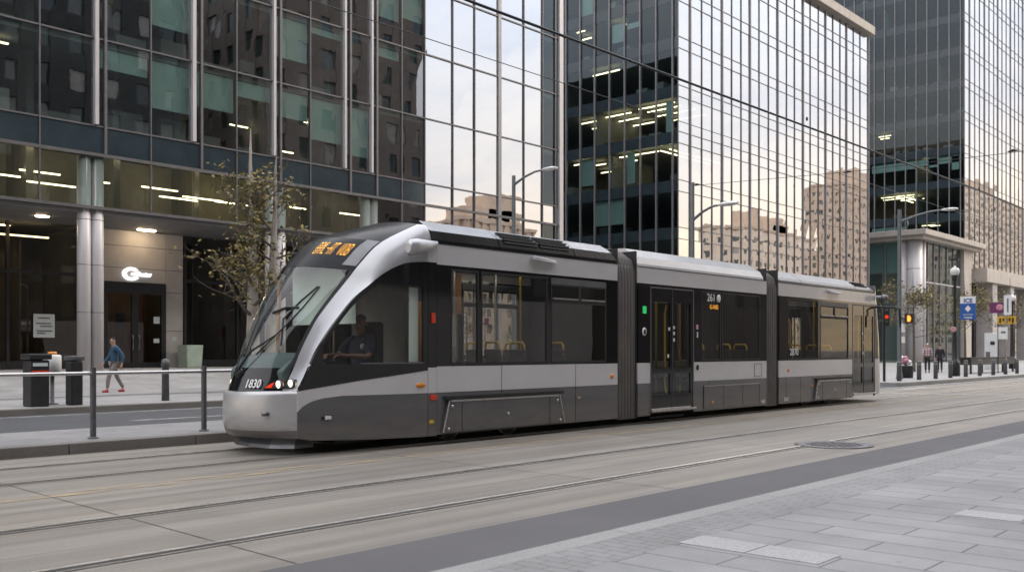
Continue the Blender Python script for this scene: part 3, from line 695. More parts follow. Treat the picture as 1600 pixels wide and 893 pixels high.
# ------------------------------------------------------------------ buildings across the street (seen in the glass)
def block(name, label, x0, x1, y, depth, h, m, fh, wstep, ww, wh, faces='f', mirror=True, roof=None):
    b = thing(name, label, 'building', ((x0 + x1) / 2, y, .12))
    w = MB(); w.box(x0, x1, y - depth, y, .1, h)
    cells = []
    runs = [Facade((0, y, 0), (1, 0, 0), (0, 1, 0))] if 'f' in faces else []
    fr = [(x0, x1)] if 'f' in faces else []
    if 's' in faces: runs.append(Facade((x0, 0, 0), (0, 1, 0), (-1, 0, 0))); fr.append((y - depth, y))
    for Fc, (a, c) in zip(runs, fr):
        n = max(1, int((c - a) / wstep)); st = (c - a) / n
        for i in range(n):
            tm = a + st * (i + .5)
            z = 5.0
            while z + wh < h - 1:
                cells.append((pane(Fc, tm - ww / 2, tm + ww / 2, z, z + wh, .02, 0), M[random.choice(('pglass', 'pglass', 'pglass', 'pglass_pale', 'pglass_mid'))])); z += fh
            t0 = a + st * i
            Fc.hexa(w, t0 + .002, t0 + (st - ww) / 2, .002, .28, .3, h - .01); Fc.hexa(w, t0 + (st + ww) / 2, t0 + st - .002, .002, .28, .3, h - .01)
        z = 5.0 + wh
        while z < h - 1.5:
            Fc.hexa(w, a, c, .001, .22, z, min(z + fh - wh, h - .5)); z += fh
        Fc.hexa(w, a, c, .001, .22, .3, 4.9)
    w.build('wall', m, b)
    add_windows(b, cells, 99, mirror)
    if name == 'dark_brick_block': MB().box(x0, x1, y + .23, y + .55, .1, 4.6).build('stone_base', M['stonegrey'], b)
    rf = MB(); rf.box(x0 - .4, x1 + .4, y - depth - .4, y + .4, h + .01, h + .8)
    if roof:
        for (a, c, e) in roof: rf.box(a, c, y - depth * .7, y - 1.5, h + .81, h + e)
    rf.build('roof', M['tower'] if m == M['beige'] else m, b)
    return b
block('brown_brick_building', 'brown brick building with rows of dark windows mirrored in the near glass front', 61, 84, -16, 62, 66, M['brownstone'], 3.7, 2.9, 1.45, 2.3, 'fs')
block('dark_brick_block', 'long dark block across the street mirrored at the left end of the near glass', -75, 52, -18, 40, 42, M['darkbrick'], 3.6, 3.2, 1.5, 2.0, 'f')
block('old_hotel_block', 'low brown hotel block mirrored in the bright part of the near glass', 137, 158, -60, 12, 27.5, M['tower'], 3.3, 2.4, 1.0, 1.7, 'fs', roof=[(139, 156, 3.5), (145, 153, 6.5)])
block('beige_apartment_block', 'beige apartment block mirrored low in the front of the mid street tower', 250, 289, -60, 15, 37, M['beige'], 3.5, 4.3, 1.9, 1.7, 'fs', roof=[(262, 265, 7), (270, 286, 3.2), (274, 281, 5.5)])
block('brown_apartment_tower', 'tall brown apartment tower mirrored at the right of the mid street front', 318, 354, -60, 13, 58, M['tower'], 3.1, 2.6, 1.2, 1.5, 'fs', roof=[(326, 346, 7)])
block('far_apartment_block', 'wide beige block mirrored in the tallest tower above the colonnade', 440, 560, -60, 40, 74, M['beige'], 3.6, 3.8, 2.2, 2.1, 'fs', roof=[(470, 500, 6)])

# ------------------------------------------------------------------ the tram
YC = 12.25
def sideY(x):
    if x < 10.3: return 11.1 + .3 * ((10.3 - x) / 2.25) ** 2
    if x > 28.35: return 11.1 + .38 * ((x - 28.35) / .6) ** 2
    return 11.1
P2 = [(8.05, .92), (8.12, .99), (8.24, 1.25), (8.38, 1.54), (8.63, 1.90), (8.93, 2.26), (9.21, 2.49), (9.50, 2.69), (9.86, 2.84), (10.3, 2.89)]
P1 = [(7.96, 11.62, .92), (8.02, 11.60, 1.02), (8.14, 11.58, 1.25), (8.26, 11.55, 1.54), (8.46, 11.50, 1.92), (8.72, 11.45, 2.26), (8.97, 11.41, 2.55), (9.21, 11.38, 2.83), (9.58, 11.35, 3.16), (10.3, 11.32, 3.50)]
CC = [(7.60, .92), (7.64, 1.02), (7.73, 1.25), (7.86, 1.58), (8.03, 1.95), (8.23, 2.30), (8.45, 2.62), (8.70, 2.90), (9.14, 3.25), (10.3, 3.60)]
def lerp(a, b, t): return a + (b - a) * t
def interp(tab, x):
    if x <= tab[0][0]: return tab[0][1]
    for i in range(len(tab) - 1):
        if x <= tab[i + 1][0]: return lerp(tab[i][1], tab[i + 1][1], (x - tab[i][0]) / (tab[i + 1][0] - tab[i][0]))
    return tab[-1][1]
def cat(p0, p1, p2, p3, t):
    return tuple(.5 * (2 * b + (c - a) * t + (2 * a - 5 * b + 4 * c - d) * t * t + (3 * b - a - 3 * c + d) * t ** 3) for a, b, c, d in zip(p0, p1, p2, p3))
def refine(tab, n=4):
    o = []
    for i in range(len(tab) - 1):
        a = tab[max(0, i - 1)]; d = tab[min(len(tab) - 1, i + 2)]
        for k in range(n): o.append(cat(a, tab[i], tab[i + 1], d, k / n))
    o.append(tab[-1]); return o
RP2 = refine([(x, sideY(x), z) for x, z in P2]); RP1 = refine(P1); RC = refine([(x, YC, z) for x, z in CC])
def screen_pt(i, q):      # q -1..1 across, row i
    c = RC[i]; e = RP1[i]; w = abs(q) ** 2.2
    return (lerp(c[0], e[0], w), YC + (e[1] - YC) * (q if q > 0 else q), lerp(c[2], e[2], w ** .9))
def near_row(i, q): return screen_pt(i, q)
def pillar_row(i, side):
    e = RP1[i]; p = RP2[i]; c = RC[i]
    sl = 2.2 * (e[0] - c[0]) / (YC - e[1])
    Q = (e[0] + sl * (e[1] - p[1]) * .8, p[1] + .01, e[2] + .3 * (e[2] - c[2]))
    o = []
    for k in range(9):
        t = k / 8
        o.append([(1 - t) ** 2 * a + 2 * t * (1 - t) * b + t * t * d for a, b, d in zip(e, Q, p)])
    if side < 0:
        for r in o: r[1] = 2 * YC - r[1]
    return [tuple(r) for r in o]
tram = thing('tram', 'silver and charcoal three section tram with curved nose running on the far track', 'tram', (17, 12.25, 0))
rows = len(RC)
def srow(i, n=24, q0=-1, q1=1): return [screen_pt(i, q0 + (q1 - q0) * k / n) for k in range(n + 1)]
i_mask, i_disp0, i_disp1 = 8, 26, 32
front = MB()
front.loft([srow(i) for i in range(0, i_mask + 1)], 0)
front.build('front_mask', M['blackgloss'], tram)
ws = MB(); ws.loft([srow(i) for i in range(i_mask, i_disp0 + 1)], 0); wsob = ws.build('windscreen', M['screenglass'], tram)
for sgn_ in (-1, 1):
    e = MB(); e.loft([[screen_pt(i, sgn_), tuple(lerp(a, b, 1) for a, b in zip(screen_pt(i, sgn_), screen_pt(i, sgn_ * .955)))] for i in range(i_mask, i_disp0 + 1)])
    for k, v in enumerate(e.v): e.v[k] = (v[0] - .004, v[1], v[2])
    e.build('seal', M['rubber'], wsob)
tp = MB(); tp.loft([srow(i) for i in range(i_disp0, i_disp1 + 1)]); disp = tp.build('display_panel', M['roofdark'], tram)
tp = MB(); tp.loft([srow(i) for i in range(i_disp1, rows)]); tp.build('cab_roof', M['roofdark'], tram)
gr = MB(); gr.loft([[tuple(c + d for c, d in zip(screen_pt(i, q), (-.006, -.004, .004))) for q in (.83, .9, .985)] for i in range(i_disp0 + 1, i_disp1 + 1)]); gr.build('corner_panel', M['trimgrey'], disp)
for sd_ in (1, -1): MB().loft([pillar_row(i, sd_) for i in range(0, rows)]).build('front_pillar', M['silver_light'], tram)
# amber matrix lettering
FONT = {'B': '1110100111101001100111110'.ljust(35, '0'), }
G5 = {'B': ['1111 ', '1   1', '1   1', '1111 ', '1   1', '1   1', '1111 '], 'A': [' 111 ', '1   1', '1   1', '11111', '1   1', '1   1', '1   1'], 'M': ['1   1', '11 11', '1 1 1', '1 1 1', '1   1', '1   1', '1   1'], 'L': ['1    ', '1    ', '1    ', '1    ', '1    ', '1    ', '11111'], 'T': ['11111', '  1  ', '  1  ', '  1  ', '  1  ', '  1  ', '  1  '], 'O': [' 111 ', '1   1', '1   1', '1   1', '1   1', '1   1', ' 111 '], 'V': ['1   1', '1   1', '1   1', '1   1', ' 1 1 ', ' 1 1 ', '  1  '], 'E': ['11111', '1    ', '1    ', '1111 ', '1    ', '1    ', '11111'], ' ': ['     '] * 7, '-': ['     ', '     ', '     ', ' 111 ', '     ', '     ', '     ']}
word = 'BAML-AT VOB'; n_ = len(word) * 6
def disp_pt(q, t):
    fi = lerp(28.7, 30.9, t); i = int(fi); f = fi - i
    a = screen_pt(i, q); b = screen_pt(min(i + 1, rows - 1), q); p = [lerp(x, y, f) for x, y in zip(a, b)]
    return (p[0] - .012, p[1], p[2] + .008)
for ci, ch in enumerate(word):
    if ch == ' ': continue
    led = MB()
    for r_ in range(7):
        for c_ in range(5):
            if G5[ch][r_][c_] == '1':
                q = lerp(.26, .80, (ci * 6 + c_) / n_); q2 = lerp(.26, .80, (ci * 6 + c_ + .66) / n_); t = 1 - r_ / 7; t2 = 1 - (r_ + .55) / 7
                led.quad(disp_pt(q, t), disp_pt(q2, t), disp_pt(q2, t2), disp_pt(q, t2))
    led.build('destination_letter', M['amber'], disp, fix=False)
# bumper and plough
def bump_row(z, grow, cut=1.0):
    o = []
    for k in range(25):
        q = -1 + 2 * k / 24; a = abs(q)
        yy = YC + 0.85 * q; xx = lerp(7.59 - grow, 8.08, a ** 2.6)
        if a > .86: xx = xx
        o.append((xx, yy, z))
    return o
bp = MB()
levels = [(.245, -.16), (.28, -.07), (.36, -.02), (.48, .015), (.60, .025), (.75, .015), (.86, 0), (.91, -.015)]
bp.loft([bump_row(z, g) for z, g in levels[:3]], 1); bp.loft([bump_row(z, g) for z, g in levels[2:]], 0)
bp.loft([bump_row(.91, -.015), [(x + .10, lerp(y, YC, .1), .925) for x, y, z in bump_row(.91, 0)]], 0)
bob = bp.build('bumper', [M['bumper'], M['skirt']], tram, weld=True)
for v in ((7.58, 11.62, .55),): MB().lathe((7.70, 11.66, .60), [(.028, -.03), (.028, .06)], 14, axis='x').build('towing_cap', M['trimgrey'], bob)
pl = MB(); pl.loft([[(8.12, 12.95, .25), (7.95, 12.6, .25), (7.93, 12.25, .25), (7.95, 11.8, .25), (8.14, 11.52, .25), (8.4, 11.5, .25)], [(8.04, 12.98, .15), (7.87, 12.6, .15), (7.84, 12.25, .15), (7.87, 11.78, .15), (8.08, 11.48, .15), (8.4, 11.48, .15)], [(8.03, 12.98, .10), (7.85, 12.6, .10), (7.82, 12.25, .10), (7.85, 11.77, .10), (8.07, 11.47, .10), (8.4, 11.47, .10)]], 0, False)
pl.build('track_plough', [M['trimgrey'], M['rubber']], tram)
# headlights
def mask_at(z, y):
    for i in range(rows - 1):
        if RC[i][2] <= z <= RC[i + 1][2]: break
    return screen_pt(i, max(-1, min(1, (YC - y) / (YC - RP1[i][1]))))
def comb(z, u, s, off=.014):      # u 0..1 over the mask, 1..2 round the pillar
    i = min(range(rows), key=lambda k: abs(RC[k][2] - z))
    if u <= 1: p = screen_pt(i, u); n = (-.95, -.3 * u, .1)
    else: p = pillar_row(i, 1)[int(round((u - 1) * 8))]; n = (-.75, -.65, 0)
    p = [a + c * off for a, c in zip(p, n)]
    p[2] += z - RC[i][2]
    return (p[0], YC + s * (p[1] - YC), p[2])
for s in (1, -1):
    hs = MB(); hs.loft([[comb(z, u, s) for u in us] for z, us in ((.955, (.70, .8, .9, 1.0, 1.125, 1.2)), (1.0, (.75, .84, .92, 1.0, 1.125, 1.25)), (1.05, (.82, .88, .94, 1.0, 1.125, 1.25)), (1.085, (.88, .91, .95, 1.0, 1.125, 1.25)))])
    hob = hs.build('headlight', M['black'], tram)
    for u, z in ((.91, 1.012), (1.125, 1.03)):
        p = comb(z, u, s, .02); MB().lathe(p, [(.054, .05), (.054, -.012), (.03, -.026), (.004, -.03)], 16, axis='x').build('lamp', M['lamp'], hob)
        MB().lathe(p, [(.066, .04), (.066, -.006), (.055, -.006)], 16, axis='x').build('lamp_ring', M['trimgrey'], hob)
    MB().add([comb(.965, .73, s, .02), comb(.965, .84, s, .02), comb(1.04, .85, s, .02), comb(1.03, .81, s, .02)], [(0, 1, 2, 3)]).build('tail_lens', M['redlit'], hob)
p_ = mask_at(1.03, 11.93)
text('number', '1830', .20, M['white'], mat_face((p_[0] - .03, 11.93, 1.02), (.40, -1, 0), (.42, .06, 1)) @ Matrix.Diagonal((.66, .9, 1, 1)), tram, .003, .003)
# wipers
wp = MB(); b0 = mask_at(1.22, 12.25)
wp.tube([(b0[0] - .05, 12.28, 1.2), (7.72, 12.05, 1.48), (7.98, 11.80, 1.72)], [.022, .018, .012]); wp.tube([(7.80, 12.02, 1.44), (8.2, 11.66, 1.98)], .012); wp.lathe((b0[0] + .02, 12.28, 1.17), [(.07, -.07), (.07, .05)], 12, axis='x')
wp.build('windscreen_wiper', M['black'], tram)
def scr(z, y, off=.03):
    for i in range(rows - 1):
        if RC[i][2] <= z <= RC[i + 1][2]: break
    p = screen_pt(i, max(-1, min(1, (YC - y) / (YC - RP1[i][1])))); return (p[0] - off, p[1], p[2] + off * .4)
wp = MB(); wp.tube([scr(2.52, 11.62), scr(2.25, 11.72), scr(1.98, 11.82), scr(1.6, 11.74)], .014); wp.tube([scr(2.50, 11.60), scr(2.2, 11.66), scr(1.9, 11.76)], .012); wp.tube([scr(2.12, 12.02), scr(2.2, 11.84), scr(2.16, 11.7)], .022)
wp.build('windscreen_wiper', M['black'], tram)

# side panels
def strip(mb, x0, x1, zl, zu, off=0.0, th=.06, mat=0, n=None, sides=(1, -1)):
    n = n or (1 if (x0 >= 10.3 and x1 <= 28.35) else max(2, int((x1 - x0) / .12)))
    fl_ = (lambda x: zl) if not callable(zl) else zl; fu_ = (lambda x: zu) if not callable(zu) else zu
    for s in sides:
        Y = lambda y: y if s == 1 else 2 * YC - y
        xs_ = [lerp(x0, x1, k / n) for k in range(n + 1)]
        A = [(x, Y(sideY(x) - off), fl_(x)) for x in xs_]; B = [(x, Y(sideY(x) - off), fu_(x)) for x in xs_]
        C = [(x, Y(sideY(x) - off + th), fl_(x)) for x in xs_]; D = [(x, Y(sideY(x) - off + th), fu_(x)) for x in xs_]
        mb.loft([C, A, B, D, C], mat, False)
        mb.add([A[0], B[0], D[0], C[0]], [(0, 1, 2, 3)], mat); mb.add([A[-1], B[-1], D[-1], C[-1]], [(0, 1, 2, 3)], mat)
    return mb
SK = [(8.05, .60), (8.09, .65), (8.17, .72), (8.28, .77), (8.45, .81), (8.75, .838), (9.3, .835), (10.3, .83)]
BE = [(8.05, .915), (8.21, .94), (9.01, 1.05), (10.3, 1.185), (10.52, 1.24)]
BT = [(8.05, .25), (8.3, .21), (9.0, .18), (10.2, .15)]
PZ = sorted([(p[0], p[2]) for p in RP2])
zt2 = lambda x: interp(PZ, x)
SILV, SKR, BLK, GRY = 0, 1, 2, 3
body_m = [M['silver'], M['skirt'], M['blackgloss'], M['trimgrey']]
for CS in ((1,), (-1,)):
  cab = MB()
  strip(cab, 8.07, 10.31, lambda x: interp(BT, x), lambda x: interp(SK, x), 0, .05, SKR, 30, CS)
  strip(cab, 8.07, 10.31, lambda x: interp(SK, x) + .001, lambda x: interp(BE, x), 0, .05, SILV, 30, CS)
  strip(cab, 8.10, 10.31, lambda x: interp(BE, x) + .001, lambda x: min(1.30, zt2(x)), .004, .05, BLK, 30, CS)
  cl_lo, cl_hi = 1.30, (lambda x: min(zt2(x) - .09, 2.50))
  strip(cab, 8.27, 8.45, 1.301, lambda x: zt2(x), .004, .05, BLK, 6, CS)
  strip(cab, 8.45, 10.22, lambda x: max(cl_hi(x), 1.31), lambda x: zt2(x), .004, .05, BLK, 30, CS)
  strip(cab, 10.22, 10.31, 1.301, zt2, .004, .05, BLK, 2, CS)
  strip(cab, 10.322, 10.505, .15, .829, 0, .05, SKR, 1, CS); strip(cab, 10.322, 10.505, .831, 1.23, 0, .05, SILV, 1, CS); strip(cab, 10.322, 10.505, 1.232, 2.888, .002, .05, BLK, 1, CS); strip(cab, 10.31, 10.505, 2.891, 3.20, 0, .05, SILV, 1, CS)
  strip(cab, 10.31, 10.322, .15, 2.9, -.012, .03, BLK, 1, CS)
  cab.build('cab_body', body_m, tram)
for s in (1, -1):
    mb = MB(); xs_ = [lerp(8.45, 10.22, k / 30) for k in range(31)]; Y = lambda x: (sideY(x) + .012) if s == 1 else 2 * YC - sideY(x) - .012
    mb.loft([[(x, Y(x), cl_lo) for x in xs_], [(x, Y(x), max(cl_hi(x), 1.31)) for x in xs_]])
    cw = mb.build('cab_window', M['cabglass'], tram, fix=False)
    mb = MB(); strip(mb, 9.05, 10.22, 1.296, 1.318, .008, .02, 0, 12, (s,)); mb.build('sill', M['trimgrey'], cw)
# roof cheek joint to the first pod
for s in (1, -1):
    mb = MB(); prof = [(p[1], p[2]) for p in pillar_row(rows - 1, 1)][::-1]
    pts = [(y if s == 1 else 2 * YC - y, z) for y, z in prof]
    mb.loft([[(10.3, y, z) for y, z in pts], [(10.42, y, z) for y, z in pts]])
    mb.build('roof_cheek', M['silver_light'], tram)

def module(x0, x1, wins, doors, name):
  for CS in ((1,), (-1,)):
    module_side(x0, x1, wins, doors, name, CS)
def module_side(x0, x1, wins, doors, name, CS):
    """one passenger section: skirt, waist, black window band with openings, cantrail"""
    mb = MB()
    segs = [(x0, x1)]
    for (a, b) in doors:
        ns = []
        for (s, e) in segs:
            if a > s and b < e: ns += [(s, a), (b, e)]
            else: ns.append((s, e))
        segs = ns
    for (s, e) in segs:
        strip(mb, s, e, .165, .827, 0, .05, SKR, None, CS); strip(mb, s, e, .829, 1.245, 0, .05, SILV, None, CS)
    strip(mb, x0, x1, 2.865, 3.195, 0, .05, SILV, None, CS)
    strip(mb, x0, x1, 2.815, 2.863, .001, .05, BLK, None, CS)
    open_ = sorted(wins + doors); x = x0
    for (a, b) in open_:
        strip(mb, x, a, 1.247, 2.813, .001, .05, BLK, None, CS); x = b
    strip(mb, x, x1, 1.247, 2.813, .001, .05, BLK, None, CS)
    for (a, b) in wins: strip(mb, a, b, 1.247, 1.275, .001, .05, BLK, None, CS)
    mb.build(name, body_m, tram)
def window(a, b, hopper=False):
  for s in (1, -1):
    f = MB(); CS = (s,)
    top = 2.813 if not hopper else 2.70
    for (p, q, zl, zh) in ((a, a + .03, 1.277, top), (b - .03, b, 1.277, top), (a + .03, b - .03, top - .03, top), (a + .03, b - .03, 1.277, 1.305)): strip(f, p, q, zl, zh, .006, .05, 0, None, CS)
    if hopper:
        strip(f, a, b, 2.702, 2.812, .004, .05, 1, None, CS)
        strip(f, a + .03, b - .03, 2.36, 2.43, .008, .05, 0, None, CS); strip(f, (a + b) / 2 - .03, (a + b) / 2 + .03, 2.43, top - .03, .008, .05, 0, None, CS)
    w = f.build('window', [M['rubber'], M['trimgrey']], tram)
    g = MB()
    Y = 11.112 if s == 1 else 2 * YC - 11.112
    g.quad((a + .02, Y, 1.29), (b - .02, Y, 1.29), (b - .02, Y, top - .02), (a + .02, Y, top - .02))
    g.build('pane', M['tramglass'], w, fix=False)
    if hopper:
        h = MB(); m_ = (a + b) / 2
        for (p, q) in ((a + .05, m_ - .04), (m_ + .04, b - .05)): strip(h, p, q, 2.425, 2.455, .02, .03, 0, None, CS)
        h.build('hopper_bar', M['steel'], w)
def door(a, b):
  for s in (1, -1): door_side(a, b, s)
def door_side(a, b, sd):
    CS = (sd,)
    m_ = (a + b) / 2
    for (p, q) in ((a + .03, m_ - .006), (m_ + .006, b - .03)):
        d = MB()
        for (s, e, zl, zh) in ((p, p + .09, .30, 2.78), (q - .09, q, .30, 2.78), (p + .09, q - .09, 2.50, 2.78), (p + .09, q - .09, .30, .58), (p + .09, q - .09, 1.02, 1.14)): strip(d, s, e, zl, zh, -.004, .04, 0, None, CS)
        dob = d.build('door', [M['blackgloss']], tram)
        g = MB()
        for s in CS:
            Y = 11.122 if s == 1 else 2 * YC - 11.122
            for zl, zh in ((.58, 1.02), (1.14, 2.50)): g.quad((p + .08, Y, zl), (q - .08, Y, zl), (q - .08, Y, zh), (p + .08, Y, zh))
        g.build('pane', M['tramglass'], dob, fix=False)
        h = MB(); hx = p + .14 if p > a + .1 else q - .14
        yy = lambda y: y if sd == 1 else 2 * YC - y; h.tube([(hx, yy(11.16), .6), (hx, yy(11.20), .75), (hx, yy(11.20), 2.3), (hx, yy(11.16), 2.45)], .022); h.build('grab_rail', M['yellowbar'], dob)
    f = MB()
    for (s, e, zl, zh) in ((a, a + .028, .26, 2.813), (b - .028, b, .26, 2.813), (a + .028, b - .028, 2.785, 2.813), (m_ - .005, m_ + .005, .3, 2.78)): strip(f, s, e, zl, zh, .008, .06, 0, None, CS)
    f.build('door_frame', M['trimgrey'], tram)
    st_ = MB(); strip(st_, a - .02, b + .03, .225, .275, .06, .12, 0, None, CS); st_.build('door_step', M['steel'], tram, bevel=.008)
# first section
w1 = [(10.82, 11.46), (11.52, 13.24), (13.34, 15.0)]
module(10.51, 15.38, w1, [], 'section_side')
window(*w1[0]); window(*w1[1]); window(*w1[2], hopper=True)
w2 = [(18.53, 19.36), (19.42, 21.22)]; d2 = (16.52, 18.2)
module(16.08, 21.56, w2, [d2], 'section_side')
window(*w2[0]); window(*w2[1]); door(*d2)
w3 = [(22.68, 24.46), (24.58, 26.42)]; d3 = (26.70, 28.33)
module(22.22, 28.36, w3, [d3], 'section_side')
window(*w3[0]); window(w3[1][0], w3[1][1], hopper=True); door(*d3)
# rear cab: mirrored rounded end
rc = MB()
def rear_row(z, bulge):
    o = []
    for k in range(21):
        a = math.pi * k / 20 - math.pi / 2; yy = YC + 1.15 * math.copysign(abs(math.sin(a)) ** .45, a)
        o.append((28.36 + (.78 + bulge) * max(0, math.cos(a)) ** .55, yy, z))
    return o
rc.loft([rear_row(z, g) for z, g in ((.2, -.15), (.35, .0), (.6, .05), (.9, .0))], 0); rc.loft([rear_row(z, g) for z, g in ((.9, 0), (1.25, -.03))], 0)
rc.loft([rear_row(z, g) for z, g in ((1.25, -.03), (1.8, -.10), (2.4, -.26), (2.86, -.44))], 1); rc.loft([rear_row(z, g) for z, g in ((2.86, -.44), (3.2, -.62), (3.42, -.8))], 0)
rc.build('rear_cab', [M['silver_light'], M['blackgloss']], tram)
ma = MB(); ma.tube([(28.4, 11.08, 3.06), (28.46, 10.9, 3.05)], .07); ma.lathe((28.46, 10.86, 3.05), [(.05, -.1), (.10, -.06), (.10, .06), (.05, .1)], 12, axis='x'); ma.build('rear_lamp', M['trimgrey'], tram)
ma = MB(); ma.tube([(28.55, 11.15, 2.80), (28.85, 10.78, 2.78), (29.0, 10.62, 2.74), (29.02, 10.6, 2.2)], .03); ma.build('mirror_arm', M['black'], tram)

# bellows
def bellows(x0, x1, name='bellows'):
    mb = MB(); rows_ = []
    n = 6
    for i in range(n * 6 + 1):
        t = i / (n * 6); x = lerp(x0, x1, t); d = .055 * abs(math.cos(math.pi * n * t)) ** .6 - .05
        e = d
        o = []
        prof = [(11.14, .13), (11.14, 1.0), (11.14, 2.2), (11.14, 3.05), (11.22, 3.32), (11.46, 3.5), (12.25, 3.53)]
        full = prof + [(2 * YC - y, z) for y, z in prof[::-1][1:]]
        for (y, z) in full:
            sy = -1 if y < YC - .01 else (1 if y > YC + .01 else 0)
            o.append((x, y + sy * e, z + (e if z > 3.3 else 0)))
        rows_.append(o)
    mb.loft(rows_, 0, True)
    mb.box(x0 - .03, x0 + .02, 11.13, 13.37, .14, 3.5, 1); mb.box(x1 - .02, x1 + .03, 11.13, 13.37, .14, 3.5, 1)
    mb.build(name, [M['bellow'], M['rubber']], tram)
bellows(15.41, 16.05); bellows(21.59, 22.19)
# roof pods
def pod(x0, x1, low, high, top=3.57, z0=3.205, knee=3.40, yk=11.17, yt=11.44, y0=11.11, slant=0):
    mb = MB()
    for s in (1, -1):
        Y = lambda y: y if s == 1 else 2 * YC - y
        r0 = [(y0, z0), (y0 + .005, z0 + .05), (yk, knee), (yt, top), (YC + .01, top + .035)]
        sl_ = [0, 0, slant * .5, slant, slant]
        A = [(x0, Y(y), z) for y, z in r0]; B = [(x1 - q, Y(y), z) for (y, z), q in zip(r0, sl_)]
        mb.loft([A[:3], B[:3]], 0, False); mb.loft([A[2:], B[2:]], 1, False)
        mb.add(A + [(x0, YC, z0)], [tuple(range(6))], 0); mb.add(B + [(x1, YC, z0)], [tuple(range(6))], 0)
    return mb.build('roof_pod', [low, high], tram)
pod(10.43, 11.98, M['roofdark'], M['podsilver'], 3.58, slant=.0)
vp = pod(12.0, 14.05, M['roofdark'], M['podsilver'])
pod(14.07, 15.38, M['roofdark'], M['podsilver'], slant=.12)
vt = MB()
for k in range(4):
    for (a, b) in ((12.14, 13.0), (13.08, 13.92)):
        z = 3.335 + .055 * k; f = (z - 3.40) / .17 if z > 3.4 else 0; y = 11.17 + .27 * max(0, f) - .012 + (.0 if z > 3.4 else (3.4 - z) * -.25)
        vt.hexa([(a, y - .015, z), (b, y - .015, z), (b, y + .05, z), (a, y + .05, z), (a, y - .005, z + .036), (b, y - .005, z + .036), (b, y + .06, z + .036), (a, y + .06, z + .036)])
vt.build('vent', M['rubber'], vp)
pod(16.08, 21.42, M['silver'], M['podlight'], 3.58, slant=.12)
pod(22.22, 23.5, M['panel'], M['podlight'], 3.52, knee=3.33); pod(23.52, 26.98, M['panel'], M['podlight'], 3.52, knee=3.33)
vp = pod(27.0, 28.36, M['panel'], M['podlight'], 3.50, knee=3.33, slant=.3)
vt = MB()
for k in range(3): 
    z = 3.345 + .05 * k; y = 11.17 + .27 * (z - 3.33) / .17 - .02
    vt.box(27.1, 27.95, y, y + .05, z, z + .03)
vt.build('vent', M['rubber'], vp)
mb = MB(); mb.box(10.4, 28.3, 11.2, 13.3, 3.16, 3.2); mb.build('roof', M['silver'], tram)
# cantrail fittings
mb = MB(); mb.hexa([(12.75, 10.98, 3.08), (13.42, 11.02, 3.06), (13.42, 11.12, 3.06), (12.75, 11.12, 3.08), (12.75, 10.99, 3.16), (13.42, 11.04, 3.12), (13.42, 11.12, 3.12), (12.75, 11.12, 3.16)]); mb.build('camera_housing', M['silver_light'], tram, bevel=.015)
mb = MB(); mb.hexa([(25.0, 10.99, 3.06), (25.75, 11.02, 3.05), (25.75, 11.12, 3.05), (25.0, 11.12, 3.06), (25.0, 11.0, 3.14), (25.75, 11.04, 3.11), (25.75, 11.12, 3.11), (25.0, 11.12, 3.14)]); mb.build('camera_housing', M['silver_light'], tram, bevel=.015)
mb = MB()
ring = lambda x, ry, rz, y, z: [(x, y + ry * math.cos(2 * math.pi * k / 12), z + rz * math.sin(2 * math.pi * k / 12)) for k in range(12)]
mb.loft([ring(9.74, .06, .075, 10.92, 3.05), ring(9.77, .095, .125, 10.92, 3.06), ring(9.95, .095, .125, 10.95, 3.09), ring(10.25, .075, .09, 11.02, 3.13), ring(10.5, .03, .04, 11.09, 3.19)], 0, True, True)
mb.add(ring(9.74, .06, .075, 10.92, 3.05), [tuple(range(12))]); mb.build('mirror_camera_pod', M['silver_light'], tram)
# bogie cover panels, wheels and underframe
def bogie_panel(x0, x1, ins=.14):
    poly = [(x0, .185), (x1, .185), (x1 - ins, .70), (x0 + ins, .70)]
    MB().prism(poly, 'y', 13.402, 13.455, 0).build('bogie_cover', [M['panel']], tram)
    mb = MB().prism(poly, 'y', 11.045, 11.098, 0)
    p_ = mb.build('bogie_cover', [M['panel']], tram, bevel=.012)
    mb = MB(); mb.box(x0 + ins * .3, x1 - ins * .3, 11.03, 11.10, .715, .765); mb.build('cover_gap', M['rubber'], p_)
    mb = MB(); mb.box(x0 + ins + .03, x1 - ins - .03, 11.035, 11.06, .675, .705); mb.build('edge_trim', M['steel'], p_)
    mb = MB()
    for (a, b, z0, z1) in ((x0, x0 + ins, .19, .7), (x1, x1 - ins, .19, .7)): mb.tube([(a, 11.045, z0), (b, 11.045, z1)], .014)
    mb.build('edge_trim', M['steel'], p_)
    mb = MB()
    for x in (x0 + .42, x1 - .42): mb.box(x - .005, x + .005, 11.041, 11.046, .19, .69)
    mb.build('panel_seam', M['rubber'], p_)
    mb = MB()
    for (x, z) in ((x0 + .12, .24), (x0 + .2, .6), (x1 - .12, .24), (x1 - .2, .6), ((x0 + x1) / 2, .42)): mb.lathe((x, 11.04, z), [(.028, .01), (.028, -.006), (.012, -.012)], 10, axis='y')
    mb.build('bolt', M['steel'], p_)
bogie_panel(10.60, 13.66); bogie_panel(24.20, 26.60)
for x in (11.05, 12.5, 24.35, 25.75):
    for s, y in ((1, 11.46), (-1, 12.94)):
        mb = MB(); mb.lathe((x, y, .32), [(.13, .05), (.31, .04), (.31, -.05), (.25, -.07), (.10, -.07)], 24, axis='y'); wob = mb.build('wheel', M['black'], tram); MB().lathe((x, y - .0 * s, .32), [(.315, .042), (.315, -.052), (.285, -.06)], 24, axis='y').build('tyre', M['steel'], wob)
